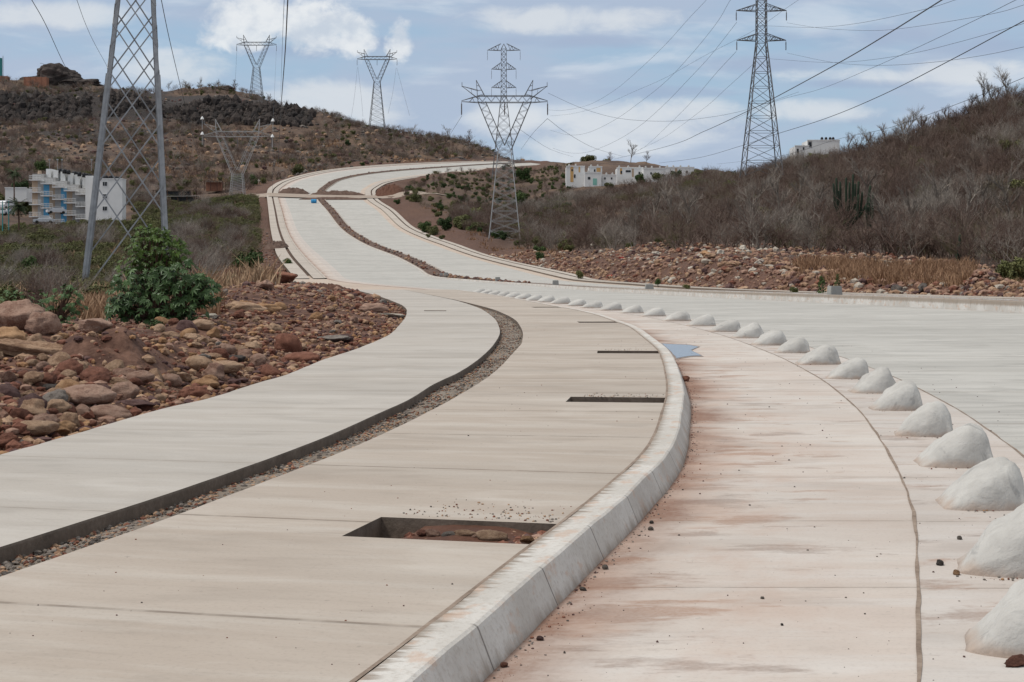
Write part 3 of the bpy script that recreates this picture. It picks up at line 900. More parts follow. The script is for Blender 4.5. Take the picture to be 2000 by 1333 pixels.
# the stones one can tell apart in the photograph: px, py (foot), half width px, colour, shape, label
BIG = [
    (22, 650, 50, 'pinkish', 'A', 'big pinkish grey boulder at the left edge beside the low castor bush', (1, 1, 1.2)),
    (78, 655, 33, 'pinkish', 'A', 'smooth pink boulder leaning against the big boulder at the left edge', (1, 1, 1.2)),
    (8, 680, 36, 'ochre', 'A', 'rusty orange boulder with pale quartz veins at the left edge', (1, 1, 1.1)),
    (48, 700, 72, 'tan', 'A', 'broad flat tan slab of rock overhanging a dark hollow at left', (1.15, 1, .5)),
    (180, 655, 42, 'pinkish', 'A', 'pale pink boulder behind the dark soil mound under the castor bushes', (1, 1, .8)),
    (182, 747, 31, 'reddish brown', 'R', 'large smooth brown cobble at the foot of the soil mound', (1, 1, .8)),
    (130, 745, 19, 'tan', 'R', 'round tan cobble left of the large brown cobble by the mound', (1, 1, 1)),
    (137, 728, 14, 'grey', 'R', 'round grey cobble above the tan one on the soil mound', (1, 1, 1)),
    (94, 765, 16, 'dark grey', 'R', 'blue-black pebble lying on a pale stone at left', (1.2, 1, .7)),
    (272, 750, 27, 'pinkish', 'R', 'egg shaped mauve cobble right of the soil mound', (1, 1, .9)),
    (165, 795, 50, 'pinkish', 'R', 'largest pinkish boulder with a grooved top among the cobbles', (1.1, 1, .8)),
    (230, 757, 20, 'tan', 'R', 'tan cobble between the brown cobble and the mauve one', (1.1, 1, .8)),
    (332, 754, 22, 'pinkish', 'R', 'mauve grey cobble tilted beside an ochre one', (1, 1, .9)),
    (305, 762, 15, 'ochre', 'R', 'ochre wedge shaped cobble between two mauve cobbles', (1, 1, .9)),
    (400, 762, 26, 'ochre', 'R', 'cream and ochre oval cobble near the walkway edge', (1.1, 1, .75)),
    (430, 728, 34, 'tan', 'R', 'long flat tan stone in the middle of the rubble bank', (1.25, 1, .55)),
    (375, 785, 30, 'reddish brown', 'A', 'rough red-brown rock touching the walkway edge', (1, 1, .8)),
    (258, 800, 33, 'maroon', 'A', 'angular maroon rock behind the cobbles at the walkway edge', (1, 1, .6)),
    (208, 822, 38, 'pinkish', 'R', 'wide rose brown cobble close to the walkway', (1.2, 1, .65)),
    (60, 850, 35, 'tan', 'R', 'wide tan cobble low on the bank near the walkway corner', (1.2, 1, .7)),
    (112, 852, 18, 'ochre', 'A', 'split ochre stone with a pale broken face', (1, 1, 1)),
    (110, 812, 26, 'tan', 'R', 'rounded ochre boulder below the largest pinkish one', (1, 1, .9)),
    (560, 692, 28, 'reddish brown', 'R', 'dark brown upright boulder with a domed top on the bank', (1, 1, 1.15)),
    (585, 712, 32, 'reddish brown', 'R', 'low rust brown rock just below the dark domed boulder', (1.2, 1, .6)),
    (538, 556, 45, 'reddish brown', 'A', 'long dark brown boulder lying on the crest of the bank', (1.15, .9, .62)),
    (513, 566, 21, 'pinkish', 'A', 'salmon boulder tucked under the long brown boulder', (1, 1, .9)),
    (478, 612, 34, 'tan', 'R', 'long pale tan stone high on the bank', (1.3, 1, .5)),
    (520, 612, 26, 'ochre', 'R', 'ochre stone next to the long pale tan one', (1.2, 1, .6)),
    (727, 612, 22, 'pinkish', 'A', 'pink slab tilted on end at the tip of the bank', (1.3, .7, .7)),
    (760, 622, 24, 'pale', 'A', 'greenish white flat slab at the curved walkway edge', (1.2, .8, .5)),
    (432, 583, 13, 'grey', 'A', 'blue-grey rock standing right of the castor bush', (.9, 1, 1.4)),
    (392, 645, 24, 'tan', 'R', 'rounded tan cobble on the crest below the castor bush', (1.1, 1, .8)),
    (313, 638, 16, 'ochre', 'R', 'upright ochre cobble on the crest under the castor bush', (1, 1, 1)),
    (338, 635, 11, 'reddish brown', 'R', 'small rusty cobble beside the upright ochre one', (1, 1, 1)),
    (407, 622, 14, 'pale', 'A', 'cream coloured stone in the grass right of the castor bush', (1.2, 1, .7)),
    (672, 670, 18, 'maroon', 'R', 'dark maroon stone right of centre on the bank', (1.1, 1, .8)),
    (440, 693, 17, 'pinkish', 'R', 'mauve round cobble in the row above the long tan stone', (1, 1, 1)),
    (465, 690, 14, 'tan', 'R', 'tan round cobble beside the mauve round one', (1, 1, 1)),
    (455, 706, 17, 'dark grey', 'R', 'flat blue-grey cobble in front of the round cobbles', (1.2, 1, .6)),
    (650, 668, 22, 'grey', 'A', 'flat grey stone right of the dark domed boulder', (1.2, 1, .5)),
]
taken = []
for px, py, hw, col, sh, lab, sc in BIG:
    d = bank(px, min(py, 880))
    if d is None: d = 60
    r = hw / F * d
    x = (px - CX) / F * d
    rock('boulder' if hw > 38 else 'cobble', random.choice(ANG if sh == 'A' else ROUND), (x, d + r * .5, gz(x, d) + r * .42 * sc[2]), r * .93, col, lab, 'rock', None,
         (random.uniform(-.12, .12), random.uniform(-.12, .12), random.uniform(-.4, .4)), sc)
    taken.append((x, d + r * .5, r))
# the other cobbles of the bank
cols = ['tan'] * 8 + ['pinkish'] * 5 + ['reddish brown'] * 6 + ['ochre'] * 4 + ['grey'] + ['maroon'] * 2
def where(px, py):
    if py > 790: return 'at the near foot of the bank'
    if px < 130: return 'below the boulders at the left edge'
    if py < 610: return 'on the far top of the bank'
    if px < 330: return 'around the soil mound'
    if px > 600: return 'near the curved tip of the bank'
    return 'in the middle of the bank'
edge_y = pchip([(p[0], p[1]) for p in Apx[:9]])
n = 0; tries = 0
while n < 235 and tries < 30000:
    tries += 1
    px = random.uniform(-60, 785); py = 560 + (random.random() ** .8) * 330
    if px < 640 and py > float(edge_y(px)) - 2: continue
    if px >= 640 and (py > 700 or py < 575): continue
    if px < 420 and py < 640: continue
    d = bank(px, py)
    if d is None or d > 85: continue
    x = (px - CX) / F * d
    if x > float(XA(d)) - .05: continue
    if any(((x - q[0]) / q[2]) ** 2 + ((d - q[1]) / q[3]) ** 2 < .8 for q in BUMPS): continue
    r = random.choice([.045, .055, .065, .075, .085, .095, .11, .13, .16]) * (1.0 + .012 * max(0, d - 14))
    if px > 430:
        r *= .8
        if random.random() < .45: continue
    if x + r * .8 > float(XA(d)): continue
    if any((x - a) ** 2 + (d - b) ** 2 < ((r + c) * .72) ** 2 for a, b, c in taken): continue
    taken.append((x, d, r)); n += 1
    col = random.choice(cols); big = 'large' if r > .125 else ('fist-sized' if r < .085 else 'medium')
    rock('cobble', random.choice(ROUND + ANG), (x, d, gz(x, d) + r * .30), r, col, f'{big} {col} cobble {where(px, py)} beside the walkway', 'rock', 'cobbles strewn over the left bank')


def stone_field(name, N, sampler, smin, smax, cols, seed, low=.3, power=2.2, tall=1.0):
    rg = np.random.default_rng(seed)
    import bmesh
    bm = bmesh.new(); bmesh.ops.create_icosphere(bm, subdivisions=1, radius=1)
    BV = np.array([v.co[:] for v in bm.verts]); BF = [tuple(v.index for v in f.verts) for f in bm.faces]; bm.free()
    V = []; Fc = []; mi = []
    pts = sampler(N, rg)
    for k, (x, d, z) in enumerate(pts):
        sz = smin + (smax - smin) * rg.random() ** power
        v = BV * (1 + .35 * (rg.random((len(BV), 1)) - .5)) * (rg.uniform(.7, 1.3, 3) * np.array([1, 1, .7 * tall])) * sz
        a = rg.uniform(0, 6.28); ca, sa = math.cos(a), math.sin(a)
        v = np.stack([v[:, 0] * ca - v[:, 1] * sa, v[:, 0] * sa + v[:, 1] * ca, v[:, 2]], 1) + np.array([x, d, z + sz * low])
        b = len(V); V += v.tolist(); Fc += [tuple(i + b for i in f) for f in BF]; mi += [int(rg.integers(len(cols)))] * len(BF)
    o = mesh_obj(name, V, Fc, [M['rock_' + c] for c in cols], None, False, mi)
    return tag(o, kind='stuff')


def samp_bank(N, rg):
    d = np.exp(rg.uniform(math.log(9.5), math.log(105), N))
    off = np.abs(rg.normal(0, 1, N)) * (2.2 + d * .03)
    x = XA(d) - .02 - off
    nb = np.ones(len(x), bool)
    for mx, md, rx, ry, h in BUMPS: nb &= (((x - mx) / rx) ** 2 + ((d - md) / ry) ** 2 > 1.1) | (rg.random(len(x)) < .62)
    x, d = x[nb], d[nb]
    return list(zip(x, d, ground(x, d)))
stone_field('gravel', 21000, samp_bank, .008, .085, ['tan', 'pinkish', 'reddish brown', 'tan', 'maroon', 'reddish brown', 'reddish brown', 'ochre'], 3, .3, 3.2)


def samp_trench(N, rg):
    d = np.exp(rg.uniform(math.log(5), math.log(78), N))
    t = rg.beta(.8, 1.3, N)
    x = XB(d) * (1 - t) + XC(d) * t
    return list(zip(x, d, .072 + .03 * t))
stone_field('gravel', 8500, samp_trench, .006, .021, ['grey', 'tan', 'grey', 'grey', 'dark grey', 'tan', 'reddish brown'], 4)


def samp_right(N, rg):
    d = np.exp(rg.uniform(math.log(72), math.log(240), N))
    off = rg.random(N) ** 1.5 * np.interp(d, [72, 110, 170, 240], [17, 24, 26, 8])
    x = LR0[0](d) + .3 + off
    return list(zip(x, d, ground(x, d)))
stone_field('rubble', 13000, samp_right, .04, .36, ['tan', 'pinkish', 'tan', 'pinkish', 'maroon', 'tan', 'pinkish', 'reddish brown', 'pale'], 5, .3, 3.0)


def samp_pit(N, rg):
    d = rg.uniform(7.62, 8.3, N); x = XD(d) - .05 - rg.random(N) * .72
    return list(zip(x, d, 0 * x + .10))
stone_field('rubble', 420, samp_pit, .005, .035, ['tan', 'reddish brown', 'maroon', 'reddish brown', 'pinkish'], 17, .3, 2.0)


def samp_heap(N, rg):
    x = (1925 - CX) / F * 90 + rg.normal(0, 1.0, N); d = 89.3 + rg.normal(0, 1.4, N)
    return list(zip(x, d, ground(x, d)))
stone_field('rubble', 420, samp_heap, .03, .22, ['tan', 'reddish brown', 'maroon', 'pinkish', 'grey'], 16, .3, 2.0)


def samp_left_far(N, rg):
    d = np.exp(rg.uniform(math.log(60), math.log(330), N))
    off = np.abs(rg.normal(0, 1, N)) * (5 + d * .008)
    x = XLW(d) - .4 - off
    return list(zip(x, d, ground(x, d)))
stone_field('rubble', 3500, samp_left_far, .03, .26, ['tan', 'reddish brown', 'maroon', 'reddish brown', 'pinkish', 'grey'], 6, .3, 3.0)


def samp_hill(N, rg):
    px = rg.uniform(-60, 1060, N); d = rg.uniform(560, 900, N)
    x = (px - CX) / F * d
    ok = x < XLW(d) - 4
    x, d = x[ok], d[ok]
    return list(zip(x, d, ground(x, d)))
stone_field('rubble', 4200, samp_hill, .2, 1.5, ['dark grey', 'maroon', 'dark grey', 'grey', 'tan'], 8, .2, 2.5)


def samp_cliff(N, rg):
    px = rg.uniform(-80, 610, N)
    dc = np.interp(px, [-80, 0, 200, 400, 500, 610], [795, 798, 806, 862, 857, 856]) + rg.uniform(-16, 18, N)
    ok = fbm(px / 60, dc * 0, 81, 3) > -.16
    px, dc = px[ok], dc[ok]
    x = (px - CX) / F * dc
    return list(zip(x, dc, ground(x, dc) + rg.uniform(-1.5, .8, len(x))))
stone_field('cliff', 3000, samp_cliff, .6, 3.0, ['cliff', 'cliff', 'cliff_dark'], 14, .1, 2.0, 2.2)


def samp_median(N, rg):
    d = np.concatenate([rg.uniform(176, 450, N // 2), rg.uniform(472, 700, N // 4), rg.uniform(150, 180, N // 4)])
    t = rg.uniform(.15, .85, len(d)); x = LML[0](d) * (1 - t) + LMR[0](d) * t
    return list(zip(x, d, LML[1](d) * (1 - t) + LMR[1](d) * t + mh(d) + np.interp(d, [150, 185, 900], [-.1, .1, .1])))
stone_field('rubble', 1500, samp_median, .05, .28, ['tan', 'reddish brown', 'maroon', 'pinkish', 'maroon', 'grey'], 15, .25, 2.5)


def samp_curb(N, rg):
    d = np.exp(rg.uniform(math.log(5.3), math.log(34), N))
    x = XF(d) + .01 + np.abs(rg.exponential(.04, N)) * (.4 + 1.6 * (fbm(d * 1.5, 0 * d, 33, 3) + .3))
    return list(zip(x, d, 0 * x))
stone_field('grit', 900, samp_curb, .0015, .008, ['reddish brown', 'grey', 'maroon', 'dark grey'], 9, .4, 2.5)


def samp_road(N, rg):
    d = np.exp(rg.uniform(math.log(5.2), math.log(40), N))
    t = rg.random(N)
    x = XF(d) * (1 - t) + (LH[0](d) + 1.2) * t
    return list(zip(x, d, 0 * x))
stone_field('grit', 900, samp_road, .0015, .009, ['dark grey', 'maroon', 'grey'], 10, .4, 4.0)


def samp_dome(N, rg):
    k = rg.integers(0, 12, N); c = np.array(dome_pts[1:13])[k]
    d = c[:, 0] - .20 - np.abs(rg.normal(0, .07, N)); x = c[:, 1] + rg.uniform(-.25, .3, N)
    return list(zip(x, d, 0 * x + .003))
stone_field('grit', 420, samp_dome, .002, .010, ['reddish brown', 'maroon', 'ochre', 'grey'], 18, .3, 3.0)


def samp_walk(N, rg):
    d = np.exp(rg.uniform(math.log(5.2), math.log(45), N))
    x = XC(d) + .1 + rg.random(N) * (XD(d) - XC(d) - .15)
    keep = ~((x > XP(d) - .15) & np.any([(d > p[0] - .7) & (d < p[1] + .6) for p in PITS], axis=0))
    return list(zip(x[keep], d[keep], 0 * x[keep] + WZ))
stone_field('grit', 260, samp_walk, .0015, .007, ['dark grey', 'maroon', 'reddish brown'], 12, .4, 3.0)
for p, c in zip(PITS[:3], (150, 110, 60)):     # crumbs beside the pits
    def samp_p(N, rg, p=p):
        d = p[1] + .03 + np.abs(rg.normal(0, .28, N)); x = XD(d) - .03 - rg.random(N) * .85
        return list(zip(x, d - .3 * (x - XD(d)) * (1 if p[0] < 14 else 0), 0 * x + WZ))
    stone_field('grit', c, samp_p, .003, .009, ['dark grey', 'reddish brown', 'grey', 'tan'], int(p[0]) + 30, .4, 2.0)
# single pebbles on the pavement
for px, py, hw, col, lab in [(1836, 1104, 9, 'dark grey', 'dark pebble lying on the pale band beside the divider joint'), (1868, 1123, 8, 'ochre', 'rusty pebble near the foot of the second divider'),
                             (1874, 1054, 6, 'grey', 'small grey pebble in front of the third divider'), (1272, 1023, 5, 'dark grey', 'dark chip beside the curb, right of the nearest pit'),
                             (1271, 1036, 6, 'grey', 'grey chip at the curb foot opposite the nearest pit'), (1182, 1112, 8, 'grey', 'flat grey chip at the foot of the curb'),
                             (1139, 1154, 6, 'grey', 'small grey chip below the flat one at the curb foot'), (1055, 1251, 7, 'maroon', 'dark chip at the foot of the curb near the bottom'),
                             (985, 1303, 8, 'reddish brown', 'red-brown chip at the curb foot near the bottom edge'), (1527, 1222, 4, 'dark grey', 'dark pebble in the middle of the bike lane near the bottom'),
                             (1489, 1170, 4, 'grey', 'grey pebble in the middle of the bike lane'), (1888, 843, 4, 'dark grey', 'black pebble right of the divider row'),
                             (1340, 745, 9, 'reddish brown', 'clump of red earth against the curb beyond the puddle')]:
    d, x = gd(px, py); r = hw / F * d
    rock('pebble', random.choice(ROUND), (x, d, r * .45), r, col, lab, 'pebble')
d, x = gd(1985, 1300); rock('soil_clod', ANG[2], (x, d, .012), .045, 'reddish brown', 'clod of red soil in front of the nearest divider', 'clod', None, None, (1.6, .8, .5))
# stones lying in the nearest pit
for k, (px, py, hw, col, lab) in enumerate([(905, 1036, 20, 'tan', 'long tan stone in the nearest tree pit'), (845, 1034, 14, 'pinkish', 'pinkish stone in the nearest tree pit'), (960, 1040, 24, 'tan', 'largest stone in the nearest tree pit'),
                                            (1028, 1044, 16, 'ochre', 'yellowish stone at the right end of the nearest tree pit'), (880, 1042, 15, 'grey', 'grey stone at the front of the nearest tree pit'), (825, 1028, 14, 'reddish brown', 'dark red clod at the left of the nearest tree pit'),
                                            (1050, 1046, 9, 'ochre', 'small ochre stone beside the yellowish one in the pit'), (925, 1030, 12, 'pinkish', 'small pink stone at the back of the nearest tree pit')]):
    d = 7.95 - .0011 * (px - 900); x = (px - CX) / F * d; r = hw / F * d
    rock('cobble', ROUND[k], (x, d, .118 + r * .35), r, col, lab, 'rock', None, None, (1.2, 1, .7))
# right rubble: single rocks
taken = []
rgt = random.Random(5)
RB = [(1382, 505, 12, 'ochre', 'yellowish boulder perched on a pale slab atop the right rubble'), (1380, 517, 11, 'pale', 'pale slab under the yellowish boulder on the right rubble'), (1157, 482, 5, 'pale', 'white rock alone on the crest of the right rubble'),
      (1425, 575, 10, 'maroon', 'dark maroon rock low on the right rubble near the curb'), (1755, 572, 11, 'dark grey', 'dark grey boulder behind the median right of the cast block'), (1802, 570, 13, 'dark grey', 'larger dark grey boulder right of the other dark one'),
      (1778, 582, 6, 'pinkish', 'small pointed pink stone between the two dark boulders'), (1725, 520, 11, 'pale', 'pale tilted slab in the dry grass'), (1780, 510, 9, 'pinkish', 'pointed pink rock at the edge of the thicket'),
      (1450, 578, 9, 'tan', 'tan rock on the right rubble next to the maroon one'), (1523, 527, 10, 'maroon', 'brown rock on the right rubble left of the dry grass'), (1475, 583, 5, 'reddish brown', 'small red rock near the foot of the right rubble')]
for px, py, hw, col, lab in RB:
    dd = np.exp(np.linspace(math.log(68), math.log(260), 500)); xx = (px - CX) / F * dd
    k = np.where(ground(xx, dd) > CAMZ + (HY - py) / F * dd)[0]
    d = float(dd[k[0]]) if len(k) else 100.0
    x = (px - CX) / F * d; r = hw / F * d * 1.15
    rock('boulder', rgt.choice(ANG), (x, d, gz(x, d) + r * .4), r, col, lab, 'rock')
zones = [(1130, 1290, 'left part'), (1290, 1420, 'middle'), (1420, 1560, 'right part')]
n = 0
while n < 48:
    px = rgt.uniform(1130, 1560); d = rgt.uniform(96, 175); x = (px - CX) / F * d
    if x < float(LR0[0](d)) + 1.0 or x > float(LR0[0](d)) + 22: continue
    py = HY - (gz(x, d) - CAMZ) / d * F
    if py > 575 or py < 488: continue
    r = rgt.uniform(.22, .5) * (1.2 if 1280 < px < 1460 else .9)
    if any((x - a) ** 2 + (d - b) ** 2 < (r + c) ** 2 * .7 for a, b, c in taken): continue
    taken.append((x, d, r)); n += 1
    col = rgt.choice(['pale', 'tan', 'pinkish', 'tan', 'reddish brown', 'pale']) if px > 1250 else rgt.choice(['tan', 'pinkish', 'reddish brown', 'maroon'])
    zn_ = next(z for a, b, z in zones if a <= px < b)
    rock('rubble_rock', rgt.choice(ANG), (x, d, gz(x, d) + r * .3), r, col, f'{col} broken rock on the {zn_} of the right rubble heap', 'rock', 'broken rocks on the right rubble heap')

# ------------------------------------------------------------------ lane dividers
def dome_mesh(seed):
    import bmesh
    rnd = random.Random(seed)
    bm = bmesh.new()
    NX, NA = 30, 22
    rows = []
    off = Vector((rnd.uniform(-9, 9), rnd.uniform(-9, 9), 0))
    for i in range(NX + 1):
        t = i / NX
        x = -.34 + .56 * t
        # long slope on the bike side, steep end towards the carriageway
        prof = float(np.interp(t, [0, .05, .12, .22, .34, .46, .57, .67, .75, .82, .88, .94, .98, 1], [.0, .09, .24, .45, .66, .82, .93, .99, 1.0, .97, .86, .60, .30, .0]))
        h = .305 * max(.0, prof); w = .19 + .075 * math.sin(min(1, t * 1.15) * math.pi) ** .7
        row = []
        for j in range(NA + 1):
            a = math.pi * j / NA
            y = -math.cos(a); y = math.copysign(abs(y) ** .8, y) * w
            z = h * (math.sin(a) ** .8 * .9 + .1 * math.sin(a) ** .3)
            p = Vector((x, y, z))
            p += Vector((0, 0, 1)) * (.030 * mnoise.noise(p * 6 + off) + .012 * mnoise.noise(p * 19 + off)) * min(1, z * 8) + Vector((.022 * mnoise.noise(p * 5 - off), .016 * mnoise.noise(p * 4 + off * 2), 0))
            if j in (0, NA): p.z = -.01
            row.append(bm.verts.new(p))
        rows.append(row)
    for i in range(NX):
        for j in range(NA): bm.faces.new((rows[i][j], rows[i + 1][j], rows[i + 1][j + 1], rows[i][j + 1]))
    bm.faces.new(rows[0][::-1]); bm.faces.new(rows[-1])
    bmesh.ops.recalc_face_normals(bm, faces=bm.faces)
    me = bpy.data.meshes.new('lane_divider'); bm.to_mesh(me); bm.free()
    me.polygons.foreach_set('use_smooth', [True] * len(me.polygons))
    me.materials.append(M['dome'])
    return me


DM = [dome_mesh(i) for i in range(5)]
ORD = 'nearest,second,third,fourth,fifth,sixth,seventh,eighth,ninth,tenth,eleventh,twelfth,thirteenth,fourteenth,fifteenth,sixteenth,seventeenth,eighteenth,nineteenth,twentieth,twenty-first,twenty-second,twenty-third,twenty-fourth,twenty-fifth,twenty-sixth,twenty-seventh,twenty-eighth,twenty-ninth'.split(',')
for i, (d, x) in enumerate(dome_pts):
    if i == 0: d, x = 6.15, 2.06
    o = bpy.data.objects.new('lane_divider', DM[(i * 3) % 5]); COL.objects.link(o)
    e = .4
    ang = math.atan2(-(float(cs(d + e)) - float(cs(d - e))), 2 * e)
    o.location = (x + float(np.interp(d, [5, 8, 25, 60], [.10, .09, .05, 0])), d, .003); o.rotation_euler = (0, 0, ang * .8 + random.uniform(-.1, .1))
    k = random.uniform(.95, 1.06)
    wx = float(np.interp(d, [10, 22, 38, 60, 110], [.93, 1.1, 1.35, 1.7, 1.9]))
    o.scale = (k * wx, k * (1 + .3 * (wx - 1)), k * random.uniform(.94, 1.05))
    tag(o, ('rounded pale concrete lane divider, nearest of the row and cut by the right edge' if i == 0 else f'rounded pale concrete lane divider, {ORD[i]} from the near end of the row'), 'lane divider', 'concrete lane dividers along the bike lane')

# ------------------------------------------------------------------ cast blocks on the median
def castblock(px, py, hw, hh, dep, lab):
    d = dep
    c = at(px, py, d)
    w = hw / F * d; h = hh / F * d * 2
    import bmesh
    bm = bmesh.new(); bmesh.ops.create_cube(bm, size=1)
    for v in bm.verts:
        k = .9 if v.co.z > 0 else 1.0
        v.co = Vector((v.co.x * 2 * w * k, v.co.y * 1.6 * w * k, (v.co.z + .5) * h))
    bmesh.ops.bevel(bm, geom=bm.edges[:], offset=.02, segments=2, affect='EDGES')
    me = bpy.data.meshes.new('concrete_block'); bm.to_mesh(me); bm.free(); me.materials.append(M['block'])
    o = bpy.data.objects.new('concrete_block', me); COL.objects.link(o)
    o.location = (c.x, d, c.z - h / 2); o.rotation_euler = (0, 0, random.uniform(.05, .3))
    tag(o, lab, 'concrete block', 'cast blocks standing on the median')
for px, py, hw, hh, lab in [(1630, 572.5, 12.5, 9.5, 'pale grey cast block on the median below the cactus, largest of all'), (1268, 562, 8, 5.5, 'grey cast block on the median in front of the pale rubble'), (1085, 556, 6, 5, 'small grey cast block on the median near the middle of the picture'),
                            (972, 552, 5, 4.5, 'small grey cast block left of the middle one on the median'), (871, 541, 4.5, 5, 'front one of two cast blocks at the tip of the planted median'), (862, 531, 3.5, 4, 'rear one of two cast blocks at the tip of the planted median')]:
    f = lambda d: (LML[0](d) + .7) / d * F + CX
    dd = np.linspace(40, 190, 800); d = float(dd[np.argmin(np.abs(f(dd) - px))])
    x = (px - CX) / F * d
    zb = float(LML[1](d) + mh(d)) - .06
    pyb = HY - (zb - CAMZ) / d * F
    castblock(px, pyb - hh, hw, hh, d, lab)

# ------------------------------------------------------------------ soil heaps
def mound(name, px0, px1, d, dep, h, mat, lab, cat='soil heap', seed=0, zbase=None, ny=26, jag=.6):
    x0, x1 = (px0 - CX) / F * d, (px1 - CX) / F * d
    nx = 60
    V = []; Fc = []
    for j in range(ny + 1):
        for i in range(nx + 1):
            u = i / nx * 2 - 1; v = j / ny * 2 - 1
            x = x0 + (x1 - x0) * i / nx; y = d + dep * v
            r = max(0, 1 - (u * u) ** 1.2 - v * v)
            zz = zbase(x, y) if zbase else gz(x, y)
            k = r ** .75 * (1 + jag * 2 * float(fbm(np.array([u * 7 + seed * 7.7]), np.array([v * 6]), seed, 4)[0]))
            V.append((x, y, zz - .04 + h * max(k, 0)))
    for j in range(ny):
        for i in range(nx): Fc.append((j * (nx + 1) + i, j * (nx + 1) + i + 1, (j + 1) * (nx + 1) + i + 1, (j + 1) * (nx + 1) + i))
    o = mesh_obj(name, V, Fc, mat, None, True)
    return tag(o, lab, cat)
zr_ = lambda x, y: float(zroad(np.array(x), np.array(y))) + .1
mound('soil_mound', 520, 562, 262, 6, 1.0, M['brown_soil'], 'brown soil heap dumped across the far left walkway', seed=3, zbase=lambda x, y: max(zr_(x, y), gz(x, y)))
mound('soil_mound', 543, 604, 474, 3.2, 1.5, M['brown_soil'], 'long brown soil ridge left of the median at the dirt crossing', seed=4, zbase=zr_)
mound('soil_mound', 606, 712, 470, 3.2, 1.1, M['brown_soil'], 'long brown soil ridge right of the median at the dirt crossing', seed=5, zbase=zr_)
mound('soil_mound', 585, 716, 447, 2.0, .55, M['brown_soil'], 'thin line of rubble along the near side of the dirt crossing', seed=6, zbase=zr_)
mound('soil_mound', 605, 690, 84, 3.5, .42, M['soil'], 'low rubble heap at the far end of the bank by the junction', seed=8)
mound('soil_mound', 405, 490, 105, 7, 1.1, M['soil'], 'reddish soil heap behind the long brown boulder', seed=9)
mound('soil_mound', 730, 790, 470, 8, 2.2, M['soil'], 'red soil bank at the right corner of the dirt crossing', seed=10)

# ------------------------------------------------------------------ lattice pylons
def lerp(a, b, t): return a + (b - a) * t


def face_pts(h, z): return [(-h, -h, z), (h, -h, z), (h, h, z), (-h, h, z)]


def lattice(mb, h0, z0, h1, z1, n, w, horiz=True, faces=(0, 1, 2, 3)):
    for k in range(n):
        a, b = k / n, (k + 1) / n
        A = face_pts(lerp(h0, h1, a), lerp(z0, z1, a)); B = face_pts(lerp(h0, h1, b), lerp(z0, z1, b))
        for f in faces:
            g_ = (f + 1) % 4
            mb.bar(A[f], B[g_], w); mb.bar(A[g_], B[f], w)
            if horiz: mb.bar(B[f], B[g_], w)


def legs4(root, h0, z0, h1, z1, w, mat):
    A = face_pts(h0, z0); B = face_pts(h1, z1)
    for k in range(4):
        m = MB(); m.bar(A[k], B[k], w); m.build('leg', mat, root)


